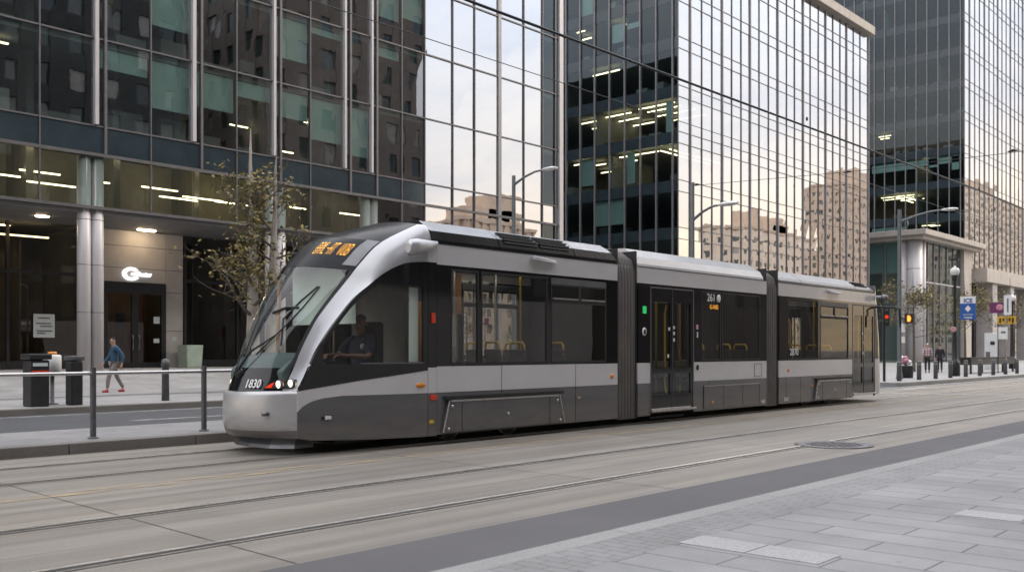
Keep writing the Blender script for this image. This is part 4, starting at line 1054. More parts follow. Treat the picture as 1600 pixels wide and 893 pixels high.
mb = MB(); mb.box(8.6, 28.2, 11.55, 12.95, .26, .46); mb.box(10.7, 10.8, 11.2, 11.3, .10, .3); mb.box(13.2, 13.9, 11.5, 12.9, .13, .3); mb.box(11.4, 12.1, 11.3, 11.4, .16, .36); mb.box(24.6, 25.5, 11.3, 11.4, .16, .36); mb.box(16.6, 17.9, 11.16, 11.4, .09, .13); mb.box(8.75, 9.6, 11.4, 13.1, .13, .3)
mb.build('underframe', M['rubber'], tram)
# middle section service hatches
mb = MB()
for (a, b) in ((18.62, 19.47), (19.49, 20.35), (20.37, 21.16)): mb.box(a, b, 11.088, 11.102, .215, .705)
hh = mb.build('service_hatch', M['panel'], tram); mb = MB()
for x in (18.605, 19.472, 20.352, 21.165): mb.box(x, x + .012, 11.086, 11.102, .21, .71)
mb.build('hatch_seam', M['rubber'], hh)
mb = MB(); mb.box(18.62, 21.16, 11.08, 11.10, .70, .718); mb.build('hatch_trim', M['steel'], hh)
mb = MB(); mb.box(20.95, 21.28, 11.094, 11.099, .89, 1.17); pn = mb.build('filler_flap', M['silver'], tram); mb = MB()
for (a, b, c, d) in ((20.935, 20.948, .88, 1.18), (21.282, 21.295, .88, 1.18), (20.935, 21.295, 1.172, 1.184), (20.935, 21.295, .876, .888)): mb.box(a, b, 11.092, 11.0995, c, d)
mb.build('seam', M['trimgrey'], pn)
# marker lights, stickers, badges
def oval(name, x, z, rx, rz, m, parent=tram, d=.02):
    mb = MB(); n = 18
    y0 = sideY(x)
    rr = [[(x + rx * k * math.cos(2 * math.pi * j / n), y0 - h, z + rz * k * math.sin(2 * math.pi * j / n)) for j in range(n)] for k, h in ((1.0, -.01), (1.0, d * .6), (.7, d), (.1, d * 1.1))]
    mb.loft(rr, 0, True, True); return mb.build(name, m, parent)
oval('marker_lamp', 10.16, .955, .10, .038, M['amberlens']); oval('marker_lamp', 15.19, 1.0, .05, .05, M['amberlens']); oval('marker_lamp', 22.72, 1.0, .05, .05, M['amberlens']); oval('marker_lamp', 19.0, .33, .04, .04, M['amberlens'])
def plate(name, x0, x1, z0, z1, m, d=.012):
    y = sideY((x0 + x1) / 2); return MB().box(x0, x1, y - d, y + .012, z0, z1).build(name, m, tram, bevel=.006)
plate('marker_lamp', 10.36, 10.50, .715, .80, M['redlens'], .02); plate('marker_lamp', 10.385, 10.455, 1.93, 2.09, M['redlens'], .03); plate('sticker', 10.34, 10.44, .345, .40, M['yellowsticker']); plate('sticker', 14.1, 14.2, .60, .64, M['tan']); plate('sticker', 24.05, 24.15, .55, .6, M['amberlens'])
plate('socket_plate', 8.42, 8.47, .50, .55, M['rubber'], .014); plate('socket_plate', 8.475, 8.575, .50, .55, M['white'], .014)
for x in (16.3,):
    plate('door_indicator', x - .05, x + .06, 2.25, 2.40, M['green'], .02); oval('door_button', x + .0, 1.88, .07, .085, M['white']); oval('door_button', x + .0, 1.88, .045, .06, M['blackgloss'], d=.03)
plate('sticker', 18.30, 18.38, 1.96, 2.06, paint('pink_sticker', (.6, .25, .4))); plate('sticker', 18.33, 18.37, 1.78, 1.9, M['white'])
oval('badge', 18.36, 1.13, .055, .065, M['blackgloss'])
for (x, z) in ((17.24, 1.95), (17.42, 1.98), (17.42, 1.86), (17.42, 1.72), (17.2, 1.38), (27.43, 1.98), (27.55, 1.9), (27.5, 1.72), (27.47, 1.42)): plate('door_sticker', x - .03, x + .03, z - .035, z + .035, M['white'], .0)
nm = lambda s, x, z, h: text('number', s, h, M['white'], mat_face((x, 11.085, z), (1, 0, 0), (0, 0, 1)), tram, .002, .002)
nm('261', 18.92, 2.67, .24); nm('2870', 23.02, 1.45, .24); nm('rei', 21.35, .27, .15); nm('2611', 22.6, .27, .13)
oval('badge', 22.0 - 2.73, 2.67, .07, .09, M['white'])
for x in (12.02, 14.05): MB().box(x, x + .008, 11.0965, 11.1005, .72 if x < 13.7 else .17, 1.243).build('panel_seam', M['rubber'], tram)
for x in (23.4, 17.95 + .9, 22.6): MB().box(x, x + .008, 11.0965, 11.1005, .17 if x > 20 else .72, .826).build('panel_seam', M['rubber'], tram)
MB().box(10.52, 15.37, 11.0955, 11.1005, .8265, .8295).build('panel_seam', M['rubber'], tram); MB().box(10.52, 15.37, 11.094, 11.1, 3.186, 3.2).build('gutter', M['rubber'], tram)
MB().box(16.09, 21.55, 11.094, 11.1, 3.186, 3.2).build('gutter', M['rubber'], tram); MB().box(22.23, 28.3, 11.094, 11.1, 3.186, 3.2).build('gutter', M['rubber'], tram)
# interior
inn = MB(); inn.box(10.4, 28.3, 11.17, 13.33, .30, .36); inn.box(8.5, 10.39, 11.45, 13.05, .30, .36); inn.box(10.4, 28.3, 11.3, 13.2, 3.0, 3.05); inn.build('interior_floor', M['interior'], tram)
mb = MB(); mb.box(10.55, 10.62, 11.9, 13.3, .36, 3.0); mb.box(10.55, 10.62, 11.2, 11.9, 2.3, 3.0); mb.build('cab_bulkhead', M['interior'], tram)
mb = MB(); mb.box(11.75, 11.95, 12.9, 13.32, .4, 2.95); mb.box(12.45, 13.0, 13.05, 13.33, 2.2, 2.95); mb.build('interior_panel', M['wood'], tram)
for (a, b, c) in ((15.9, 17.6, 2.75), (22.35, 22.65, 2.7), (23.0, 24.3, 2.5)): MB().box(a, b, 13.08, 13.12, .4, c).build('interior_panel', M['tan'], tram)
def seat(x, y, face=1):
    mb = MB(); mb.box(x, x + .42 * face, y - .21, y + .21, .75, .83) if face > 0 else mb.box(x - .42, x, y - .21, y + .21, .75, .83)
    s = face
    mb.hexa([(x - .03, y - .21, .8), (x + .03, y - .21, .8), (x + .03, y + .21, .8), (x - .03, y + .21, .8), (x - .03 - .08 * s, y - .2, 1.52), (x + .03 - .08 * s, y - .2, 1.52), (x + .03 - .08 * s, y + .2, 1.52), (x - .03 - .08 * s, y + .2, 1.52)])
    mb.box(x, x + .3 * s, y - .06, y + .06, .37, .75) if s > 0 else mb.box(x + .3 * s, x, y - .06, y + .06, .37, .75)
    so_ = mb.build('seat', M['seat'], tram, bevel=.03)
    mb = MB(); xx = x - .08 * s; mb.tube([(xx, y - .17, 1.42), (xx, y - .17, 1.59), (xx, y - .13, 1.64), (xx, y + .13, 1.64), (xx, y + .17, 1.59), (xx, y + .17, 1.42)], .022); mb.build('grab_rail', M['yellowbar'], so_)
for x in (11.1, 12.3, 12.95, 14.05): seat(x, 11.5, 1)
for x in (11.0, 12.4, 13.3, 14.4): seat(x, 12.95, 1)
for x in (19.0, 20.2, 21.0): seat(x, 11.55, -1)
for x in (22.9, 23.8, 24.9, 25.7): seat(x, 11.5, -1)
for x in (23.2, 24.3, 25.6): seat(x, 12.95, -1)
for x in (12.6, 13.75, 18.4, 19.4, 22.6, 24.5, 26.6):
    MB().tube([(x, 12.2, .36), (x, 12.2, 3.0)], .022, 8).build('pole', M['yellowbar'], tram)
for x in (13.9, 12.75): MB().tube([(x, 13.0, .36), (x, 13.0, 3.0)], .03, 8).build('pole', M['steel'], tram)
MB().tube([(23.0, 11.4, .9), (23.05, 11.4, 1.55), (23.3, 11.4, 1.75), (23.55, 11.4, 1.55), (23.6, 11.4, .9)], .02, 8).build('grab_rail', M['yellowbar'], tram)
for (a, b) in ((10.8, 12.9), (13.1, 15.2), (16.4, 18.6), (18.9, 21.3), (22.5, 25), (25.2, 28)): MB().box(a, b, 12.2, 12.3, 2.95, 2.99).build('ceiling_light', M['tramfill'], tram)  # glowing strips added to brighten the dark tram interior
# next stop panel inside the middle section
ns_ = MB().box(19.75, 20.45, 11.7, 11.78, 2.42, 2.62).build('next_stop_panel', M['black'], tram)
text('lettering', 'G-NEL', .15, emit('dim_amber_led', (1, .42, .05), .7), mat_face((20.1, 11.69, 2.52), (1, 0, 0), (0, 0, 1)), ns_, .003)
# cab interior: desk, blind, screen, seat, pole
ds = MB(); ds.prism([(7.95, 1.05), (8.75, 1.05), (8.75, 1.3), (8.5, 1.47), (8.15, 1.40), (7.95, 1.2)], 'y', 11.6, 12.95, 0); ds.build('dashboard', paint('dash_grey', (.06, .085, .085), .6), tram, bevel=.03)
MB().prism([(11.34, 1.90), (12.92, 1.90), (12.92, 2.82), (11.85, 2.82), (11.55, 2.62), (11.34, 2.38)], 'x', 9.06, 9.075).build('sun_blind', M['blind'], tram)
MB().box(10.02, 10.20, 11.2, 11.22, 1.32, 2.48).build('cab_partition', M['blind'], tram)
MB().tube([(8.75, 12.9, 1.2), (8.80, 12.9, 2.6)], .03).build('pole', M['wood'], tram)
cs = MB(); cs.box(9.75, 9.9, 11.65, 12.2, 1.0, 1.95); cs.box(9.35, 9.85, 11.65, 12.2, .92, 1.06); cs.box(9.5, 9.7, 11.8, 12.05, .36, .92); cs.build('driver_seat', M['seat'], tram, bevel=.05)

# ------------------------------------------------------------------ people
def skin_mesh(name, verts, edges, mat, parent, sub=2, root=0):
    me = bpy.data.meshes.new(name); bm = bmesh.new(); ly = bm.verts.layers.skin.verify(); vs = []
    for i, (p, r_) in enumerate(verts):
        v = bm.verts.new(p); vs.append(v)
        v[ly].radius = (r_, r_) if not isinstance(r_, tuple) else r_; v[ly].use_root = (i == root)
    for a, b in edges: bm.edges.new((vs[a], vs[b]))
    bm.to_mesh(me); bm.free()
    o = bpy.data.objects.new(name, me); COL.objects.link(o)
    m1 = o.modifiers.new('skin', 'SKIN'); m1.use_smooth_shade = True
    m2 = o.modifiers.new('smooth', 'SUBSURF'); m2.levels = sub; m2.render_levels = sub
    bpy.context.view_layer.update()
    m = bpy.data.meshes.new_from_object(o.evaluated_get(bpy.context.evaluated_depsgraph_get()))
    COL.objects.unlink(o); bpy.data.objects.remove(o)
    m.materials.clear(); m.materials.append(mat)
    for p in m.polygons: p.use_smooth = True
    ob = bpy.data.objects.new(name, m); COL.objects.link(ob)
    if parent: adopt(ob, parent)
    return ob
def person(label, J, k, skinm, topm, botm, shoem, hairm, loc, hat=None, fing=True, legs=True, group=None):
    """J: joint positions in world space; k: body scale"""
    V = Vector
    J = {a: V(b) for a, b in J.items()}
    head = J['head']; up = (head - J['neck']).normalized(); fw = J['face'].normalized()
    verts = [(J['pelvis'], .11 * k), (J['chest'], .12 * k), (J['neck'], .055 * k), (head - up * .09 * k + fw * .015 * k, .065 * k), (head, .088 * k), (head + up * .07 * k - fw * .005 * k, .078 * k), (head + up * .105 * k, .04 * k), (head - up * .015 * k + fw * .10 * k, .014 * k)]
    edges = [(0, 1), (1, 2), (2, 3), (3, 4), (4, 5), (5, 6), (4, 7)]
    for s in 'lr':
        b = len(verts); verts += [(J['sh' + s], .058 * k), (J['el' + s], .042 * k), (J['wr' + s], .028 * k)]
        edges += [(1, b), (b, b + 1), (b + 1, b + 2)]
        d = (J['wr' + s] - J['el' + s]).normalized(); sd2 = d.cross(V((0, 0, 1)));
        if sd2.length < .2: sd2 = fw.copy()
        sd2.normalize(); dn = d.cross(sd2).normalized()
        palm = J['wr' + s] + d * .075 * k; verts.append((palm, .032 * k)); edges.append((b + 2, b + 3)); pi = b + 3
        if fing:
            for q, l in ((-.03, .065), (-.01, .08), (.01, .075), (.03, .06)):
                n0 = len(verts); kn = palm + d * .035 * k + sd2 * q * k; tip = kn + d * l * .55 * k + dn * .02 * k; t2 = tip + d * l * .3 * k + dn * .03 * k
                verts += [(kn, .011 * k), (tip, .009 * k), (t2, .007 * k)]; edges += [(pi, n0), (n0, n0 + 1), (n0 + 1, n0 + 2)]
            n0 = len(verts); th = J['wr' + s] + d * .05 * k + sd2 * .05 * k; verts += [(th, .012 * k), (th + d * .04 * k + sd2 * .015 * k, .009 * k)]; edges += [(pi, n0), (n0, n0 + 1)]
        b = len(verts); verts += [(J['hip' + s], .085 * k), (J['kn' + s], .058 * k), (J['an' + s], .040 * k), (J['toe' + s], .030 * k)]
        edges += [(0, b), (b, b + 1), (b + 1, b + 2), (b + 2, b + 3)]
    body = skin_mesh('person', verts, edges, skinm, None, 2)
    tag(body, label, 'person', group)
    # clothes
    tv = [(J['pelvis'] - V((0, 0, .05 * k)), (.155 * k, .125 * k)), (J['chest'] - V((0, 0, .08 * k)), (.165 * k, .13 * k)), (J['chest'] + up * .10 * k, (.13 * k, .11 * k)), (J['neck'] - up * .02 * k, .070 * k)]; te = [(0, 1), (1, 2), (2, 3)]
    for s in 'lr':
        b = len(tv); el = J['el' + s]; wr = J['wr' + s]; cuff = el.lerp(wr, .9) if J.get('long', V((1, 0, 0))).x > 0 else J['sh' + s].lerp(el, .92)
        tv += [(J['sh' + s], .075 * k)]; te += [(2, b)]
        if J.get('long', V((1, 0, 0))).x > 0: tv += [(el, .058 * k), (cuff, .046 * k)]; te += [(b, b + 1), (b + 1, b + 2)]
        else: tv += [(cuff, .070 * k)]; te += [(b, b + 1)]
    skin_mesh('jacket', tv, te, topm, body, 2)
    lv = [(J['pelvis'], (.15 * k, .12 * k))]; le = []
    for s in 'lr':
        b = len(lv); lv += [(J['hip' + s], .098 * k), (J['kn' + s], .072 * k), (J['an' + s] + V((0, 0, .03)), .058 * k)]; le += [(0, b), (b, b + 1), (b + 1, b + 2)]
    skin_mesh('trousers', lv, le, botm, body, 2)
    for s in 'lr':
        d = (J['toe' + s] - J['an' + s]); a = J['an' + s].copy(); a.z = J['toe' + s].z + .01
        skin_mesh('shoe', [(a - (J['toe' + s] - a).normalized() * .05 * k, .045 * k), (a, .05 * k), (J['toe' + s], .038 * k), (J['toe' + s] + (J['toe' + s] - a).normalized() * .05 * k, .026 * k)], [(0, 1), (1, 2), (2, 3)], shoem, body, 2)
    hv = [(head + up * .03 * k - fw * .045 * k, .078 * k), (head + up * .085 * k - fw * .01 * k, .078 * k), (head + up * .115 * k, .045 * k)]
    skin_mesh('hair' if not hat else hat, hv, [(0, 1), (1, 2)], hairm, body, 2)
    # face: eyes, mouth and ears as small pieces of the head
    rt = fw.cross(up).normalized(); fc = MB()
    for q in (-1, 1):
        fc.lathe(tuple(head + up * .012 * k + fw * .083 * k + rt * q * .032 * k), [(.001, -.012 * k), (.012 * k, 0), (.001, .012 * k)], 8)
    c = head - up * .055 * k + fw * .083 * k
    fc.tube([tuple(c - rt * .025 * k), tuple(c + fw * .006 * k), tuple(c + rt * .025 * k)], .007 * k, 6)
    fc.build('face', M['darkcloth'], body)
    er = MB()
    for q in (-1, 1): er.lathe(tuple(head - fw * .005 * k + rt * q * .088 * k), [(.002, -.03 * k), (.02 * k, -.01 * k), (.022 * k, .012 * k), (.002, .03 * k)], 8)
    er.build('ear', skinm, body)
    return body
def standing(x, y, z, h, face, stride=.0, arm=.1):
    k = h / 1.75; f = Vector((math.cos(face), math.sin(face), 0)); r_ = Vector((f.y, -f.x, 0)); o = Vector((x, y, z)); u = Vector((0, 0, 1))
    p = lambda a, b, c: o + (f * a + r_ * b + u * c) * k
    s = stride
    J = dict(pelvis=p(0, 0, .95), chest=p(.02, 0, 1.30), neck=p(.02, 0, 1.48), head=p(.05, 0, 1.62), face=f, long=Vector((1, 0, 0)))
    for n_, q, ph in (('l', -1, 1), ('r', 1, -1)):
        J['sh' + n_] = p(.0, q * .185, 1.42); J['el' + n_] = p(-.05 - arm * ph * 1.2, q * .24, 1.14); J['wr' + n_] = p(.06 - arm * ph * 1.8, q * .235, .90)
        J['hip' + n_] = p(0, q * .09, .90); J['kn' + n_] = p(.06 + s * ph * .55, q * .095, .50); J['an' + n_] = p(-.02 + s * ph, q * .09, .09 + (.05 * s if ph < 0 else 0)); J['toe' + n_] = p(.10 + s * ph, q * .10, .035)
    return J, k
J, k = standing(14.45, 30.4, .15, 1.78, R(170), .27, .12)
person('walking person in blue jacket and red shoes passing the shop entrance', J, k, M['skin2'], M['bluejacket'], M['greytrouser'], M['redshoe'], M['darkcloth'], None)
J, k = standing(59.7, 20.2, .15, 1.78, R(20), .10, .05)
pw_ = person('person seen from behind in a pale plaid jacket and white cap', J, k, M['skin2'], M['plaid'], M['darkcloth'], M['darkcloth'], M['white'], None, hat='cap')
J, k = standing(61.0, 19.9, .15, 1.72, R(20), .12, .06)
person('person in dark clothes walking beside the black lamp post', J, k, M['skin2'], M['darkcloth'], M['darkcloth'], M['darkcloth'], M['darkcloth'], None)
# driver
k = 1.18; f = Vector((-.80, -.60, 0))
J = dict(pelvis=(9.62, 11.92, 1.10), chest=(9.66, 11.92, 1.48), neck=(9.64, 11.91, 1.75), head=(9.60, 11.88, 1.92), face=(-.86, -.45, -.1), long=(-1, 0, 0), shl=(9.63, 12.13, 1.68), shr=(9.66, 11.70, 1.68), ell=(9.42, 12.2, 1.42), elr=(9.53, 11.58, 1.40), wrl=(9.12, 12.05, 1.42), wrr=(9.20, 11.72, 1.42),
         hipl=(9.58, 12.02, 1.06), hipr=(9.58, 11.82, 1.06), knl=(9.12, 12.06, 1.05), knr=(9.12, 11.80, 1.05), anl=(9.0, 12.06, .52), anr=(9.0, 11.80, .52), toel=(8.82, 12.06, .42), toer=(8.82, 11.80, .42))
drv = person('seated tram driver in navy shirt and dark cap behind the cab side window', J, k, M['skin'], M['navy'], M['darkcloth'], M['darkcloth'], M['darkcloth'], None, hat='cap')
bk = MB(); h_ = Vector(J['head']) + Vector((0, 0, .075)); fw = Vector((-.88, -.47, 0)).normalized(); rt = Vector((fw.y, -fw.x, 0))
bk.add([tuple(h_ + fw * .07 + rt * .09), tuple(h_ + fw * .19 + rt * .05 - Vector((0, 0, .02))), tuple(h_ + fw * .19 - rt * .05 - Vector((0, 0, .02))), tuple(h_ + fw * .07 - rt * .09), tuple(h_ + fw * .07 + rt * .09 + Vector((0, 0, .02))), tuple(h_ + fw * .19 + rt * .05), tuple(h_ + fw * .19 - rt * .05), tuple(h_ + fw * .07 - rt * .09 + Vector((0, 0, .02)))], [(0, 1, 2, 3), (4, 5, 6, 7), (0, 1, 5, 4), (1, 2, 6, 5), (2, 3, 7, 6), (3, 0, 4, 7)]); bk.build('cap_peak', M['darkcloth'], drv)
MB().lathe((9.52, 11.725, 1.56), [(.045, .012), (.045, -.012)], 12, axis='y').build('shirt_badge', M['white'], drv)

# ------------------------------------------------------------------ trees
def tree(name, label, base, trunks, h, crown, nleaf, lm, barkm, seed, group=None, leafsize=.11, limb_n=9):
    rnd = random.Random(seed)
    t = thing(name, label, 'tree', base, group)
    tr = MB(); lf = MB(); tips = []
    def branch(p, d, l, r_, lev):
        pts = [p]; rs = [r_]; q = p.copy(); dd = d.copy(); n = 4
        for i in range(n):
            dd = (dd + Vector((rnd.uniform(-.22, .22), rnd.uniform(-.22, .22), rnd.uniform(-.05, .16)))).normalized(); q = q + dd * l / n; pts.append(q.copy()); rs.append(r_ * (1 - .8 * (i + 1) / n) + .004)
        tr.tube(pts, rs, 6, 1)
        if lev < 2:
            for _ in range(3 if lev else 5):
                i = rnd.randint(1, n); a = Vector((rnd.uniform(-1, 1), rnd.uniform(-1, 1), rnd.uniform(-.15, .7))).normalized()
                branch(pts[i], (dd * .6 + a).normalized(), l * rnd.uniform(.4, .65), max(.008, rs[i] * .6), lev + 1)
        if lev >= 1: tips.append(pts[-1]); tips.append(pts[-2])
    for (dx, dy, r_, hh, lean) in trunks:
        p0 = Vector((base[0] + dx, base[1] + dy, base[2] - .05)); n = 7
        pts = [p0 + Vector((lean[0] * (i / n) ** 1.3 + rnd.uniform(-.03, .03), lean[1] * (i / n) ** 1.3, hh * i / n)) for i in range(n + 1)]
        rs = [r_ * (1.25 if i == 0 else 1 - .93 * i / n) for i in range(n + 1)]
        tr.tube(pts, rs, 10)
        for j in range(limb_n):
            f = rnd.uniform(crown[0], .74); i = min(n - 1, int(f * n)); p = pts[i].lerp(pts[i + 1], f * n - i); a = rnd.uniform(0, 6.28)
            branch(p, Vector((math.cos(a), math.sin(a), rnd.uniform(.1, .75))).normalized(), crown[1] * rnd.uniform(.55, 1.1) * (1.3 - .9 * f), max(.012, rs[i] * .3), 0)
    tr.build('trunk', [barkm, M['twig']], t)
    per = max(1, nleaf // max(1, len(tips)))
    for tp_ in tips:
        if rnd.random() < .5: continue
        m_ = rnd.random(); mi = 0 if m_ < .5 else 1
        for _ in range(int(per * rnd.uniform(.6, 3.2))):
            c = tp_ + Vector((rnd.gauss(0, .22), rnd.gauss(0, .22), rnd.gauss(-.05, .2))); a = Vector((rnd.uniform(-1, 1), rnd.uniform(-1, 1), rnd.uniform(-.6, .6))).normalized(); b = a.cross(Vector((rnd.uniform(-1, 1), rnd.uniform(-1, 1), rnd.uniform(-1, 1)))).normalized(); s = leafsize * rnd.uniform(.5, 1.2)
            lf.add([c - a * s * .6, c + b * s * .32, c + a * s * .6, c - b * s * .32], [(0, 1, 2, 3)], mi)
    lf.build('crown', lm, t, fix=False)
    return t
LM = [M['leaf'], M['leaf2']]
tree('birch_tree', 'pale barked twin trunk tree with sparse yellow leaves behind the tram nose', (17.6, 27.0, .15), [(-.2, 0, .27, 8.6, (.05, .2)), (.4, -.1, .24, 8.3, (.1, -.2))], 8.0, (.26, 1.85), 2700, LM, M['bark'], 5, 'street trees', .15, 10)
tree('young_tree', 'thin young tree with yellow green leaves between the two pedestrians and the banner', (62.0, 21.8, .15), [(0, 0, .10, 6.4, (.1, .1))], 6, (.30, 2.4), 1500, LM, M['twig'], 11, 'street trees', .16)
tree('young_tree', 'thin young tree with olive leaves behind the black bench', (69.5, 21.0, .15), [(0, 0, .10, 6.6, (.1, .1))], 6, (.3, 2.6), 1300, LM, M['twig'], 12, 'street trees', .17)
tree('young_tree', 'half bare young tree at the right edge beside the second globe lamp', (80.5, 21.0, .15), [(0, 0, .11, 7.0, (.1, .1))], 6, (.3, 3.0), 800, LM, M['twig'], 13, 'street trees', .18)
tree('bare_tree', 'bare twiggy tree between the tram rear and the corner pavilion', (52.0, 24.5, .15), [(0, 0, .11, 6.2, (.1, .1))], 6, (.3, 2.3), 260, LM, M['twig'], 14, 'street trees', .12, 12)

# ------------------------------------------------------------------ street furniture
def cobra(label, x, y, z0, top, arm, armz, r=.09, extra=False):
    t = thing('street_lamp', label, 'street lamp', (x, y, z0), 'cobra head street lamps')
    mb = MB(); mb.tube([(x, y, z0), (x, y, z0 + .4), (x, y, top)], [r * 1.5, r, r * .8], 12); mb.build('pole', M['lampgrey'], t)
    mb = MB(); mb.tube([(x, y, armz - .25), (x, y - arm * .35, armz - .02), (x, y - arm * .7, armz + .12), (x, y - arm, armz + .14)], [.05, .045, .04, .035], 8); mb.build('arm', M['lampgrey'], t)
    mb = MB(); rr = lambda yy, a, b: [(x + a * math.cos(2 * math.pi * k / 10), yy, armz + .14 + b * math.sin(2 * math.pi * k / 10)) for k in range(10)]
    mb.loft([rr(y - arm + .1, .04, .03), rr(y - arm - .05, .12, .06), rr(y - arm - .35, .16, .07), rr(y - arm - .6, .08, .04)], 0, True, True); mb.add(rr(y - arm - .6, .08, .04), [tuple(range(10))]); mb.build('lamp_head', M['globe'], t)
    return t
cobra('grey lamp post behind the tram with its head across the near building corner', 27.0, 24.3, .15, 8.1, 1.5, 8.0)
l2 = cobra('grey lamp post rising behind the middle tram roof in front of the mirrored tower', 26.6, 16.25, .0, 6.85, 1.0, 5.9, .06)
l3 = cobra('grey lamp post with long arm beside the crossing signal at the right', 45.6, 16.7, .15, 8.1, 2.0, 7.75, .11)
mb = MB(); mb.tube([(45.6, 16.7, 7.6), (45.6, 16.35, 7.62), (45.6, 16.3, 7.3)], .03); mb.build('bracket', M['lampgrey'], l3)
mb = MB(); mb.box(45.5, 45.7, 16.48, 16.57, 2.35, 2.75); mb.box(45.5, 45.7, 16.48, 16.57, 1.85, 2.15); mb.build('notice', M['white'], l3)
# crossing signal on the lamp post and a second signal beyond the tram
ps_ = thing('pedestrian_signal', 'pedestrian crossing signal showing an orange hand on the grey lamp post', 'traffic signal', (45.75, 16.2, 3.0))
MB().box(45.5, 45.75, 16.02, 16.44, 2.75, 3.22).build('housing', M['black'], ps_, bevel=.02)
hd = MB(); hd.box(45.485, 45.497, 16.17, 16.30, 2.84, 3.0)
for q, zz in ((.0, 3.10), (.035, 3.13), (.07, 3.13), (.105, 3.10)): hd.box(45.485, 45.497, 16.17 + q, 16.195 + q, 3.0, zz)
hd.box(45.485, 45.497, 16.135, 16.165, 2.92, 3.03); hd.build('hand_symbol', M['handsignal'], ps_)
MB().tube([(45.6, 16.6, 3.0), (45.6, 16.43, 3.0)], .03).build('bracket', M['black'], ps_)
ts = thing('traffic_signal', 'traffic signal with red lamp half hidden behind the tram mirror arm', 'traffic signal', (41.9, 16.0, .15))
MB().tube([(41.9, 16.0, .15), (41.9, 16.0, 3.5)], .06, 10).build('pole', M['black'], ts)
MB().box(41.75, 42.05, 15.72, 15.94, 2.55, 3.35).build('housing', M['black'], ts, bevel=.03)
for z, m_ in ((3.2, M['black']), (2.95, M['redlit']), (2.7, M['black'])): MB().lathe((41.75, 15.83, z), [(.075, .02), (.075, -.03), (.03, -.04)], 14, axis='x').build('lamp', m_, ts)
# globe lamps
def globe_lamp(label, x, y, z0, zt, with_sign):
    t = thing('globe_lamp', label, 'street lamp', (x, y, z0), 'black globe lamps')
    mb = MB(); mb.lathe((x, y, z0), [(.26, 0), (.26, .7), (.2, .8), (.13, .95), (.11, 1.6), (.085, 2.8), (.10, 2.85), (.08, 2.95), (.07, zt - z0 - .45), (.12, zt - z0 - .4), (.10, zt - z0 - .25), (.17, zt - z0 - .15)], 14); mb.build('post', M['black'], t)
    MB().lathe((x, y, zt), [(.05, -.2), (.19, -.12), (.24, .05), (.2, .2), (.08, .28), (.03, .36)], 16).build('globe', M['globe'], t)
    if with_sign:
        mb = MB()
        for q in (-.13, .13): mb.box(x - .03, x + .03, y + q - .03, y + q + .03, zt + .2, zt + .62)
        mb.box(x - .1, x + .1, y - .2, y + .2, zt + .62, zt + .72); mb.build('top_lantern', M['black'], t)
    return t
gl = globe_lamp('black globe lamp post carrying the blue banner', 53.2, 16.6, .15, 5.6, True)
globe_lamp('slim black globe lamp post at the right edge of the picture', 77.8, 20.2, .15, 5.3, False)
bs = thing('banner_sign', 'blue and white banner sign hanging from the black globe lamp post', 'sign', (53.2, 16.2, 3.2))
MB().box(53.15, 53.19, 15.55, 16.32, 3.10, 4.30).build('panel', M['bluesign'], bs)
MB().box(53.148, 53.152, 15.555, 16.315, 3.95, 4.32).build('white_band', M['white'], bs)
Mx = lambda y, z, x=53.14: mat_face((x, y, z), (0, -1, 0), (0, 0, 1))
text('lettering', 'ICE', .30, M['bluesign'], Mx(15.93, 4.08), bs, .002, .01); text('lettering', 'CROSSING', .105, M['white'], Mx(15.93, 3.36), bs, .002); text('lettering', '7 FOUR', .12, M['white'], Mx(15.93, 3.2), bs, .002, .004)
mb = MB(); c0 = (53.14, 15.93, 3.68)
for (a, b, q) in ((0, .16, 0), (.12, .0, 0), (0, -.13, 0), (-.12, .0, 0)): pass
mb.add([(53.142, 15.93, 3.86), (53.142, 15.78, 3.67), (53.142, 15.93, 3.5), (53.142, 16.08, 3.67), (53.138, 15.93, 3.86), (53.138, 15.78, 3.67), (53.138, 15.93, 3.5), (53.138, 16.08, 3.67)], [(0, 1, 2, 3), (4, 5, 6, 7), (0, 1, 5, 4), (1, 2, 6, 5), (2, 3, 7, 6), (3, 0, 4, 7)]); mb.build('emblem', M['white'], bs)
MB().tube([(53.2, 16.55, 4.15), (53.17, 15.6, 4.15)], .02).build('bracket', M['black'], bs); MB().tube([(53.2, 16.55, 3.15), (53.17, 15.6, 3.15)], .02).build('bracket', M['black'], bs)
st2 = tag(MB().lathe((53.08, 16.62, 2.6), [(.15, .01), (.15, -.03), (.1, -.035)], 16, axis='x').build('round_sticker', paint('pink_round_sticker', (.42, .22, .25))), 'round pink sticker on the post of the black globe lamp', 'sticker')
# bollards
bl = None
names = ['grey bollard beside the foot of the grey lamp post', 'grey bollard beside the bin of pink bags', 'grey bollard in front of the plaid jacket pedestrian', 'grey bollard in front of the dark clothed pedestrian', 'grey bollard just right of the globe lamp base', 'grey bollard in front of the left end of the black bench', 'grey bollard in front of the middle of the black bench', 'grey bollard in front of the right end of the black bench', 'grey bollard nearest the right edge of the picture']
for lab, x in zip(names, (42.84, 45.3, 47.53, 49.65, 52.02, 54.35, 56.74, 59.05, 61.38)):
    if bl is None:
        bl = thing('bollard', lab, 'bollard', (x, 15.7, .15), 'grey bollards along the far kerb')
        MB().lathe((x, 15.7, .15), [(.10, 0), (.10, .80), (.085, .84), (.03, .86)], 14).build('post', M['postgrey'], bl); MB().lathe((x, 15.7, .15), [(.103, .66), (.103, .72)], 14).build('collar', M['lampgrey'], bl)
    else:
        c = copy_tree(bl); c.location = (x, 15.7, .15); c['label'] = lab
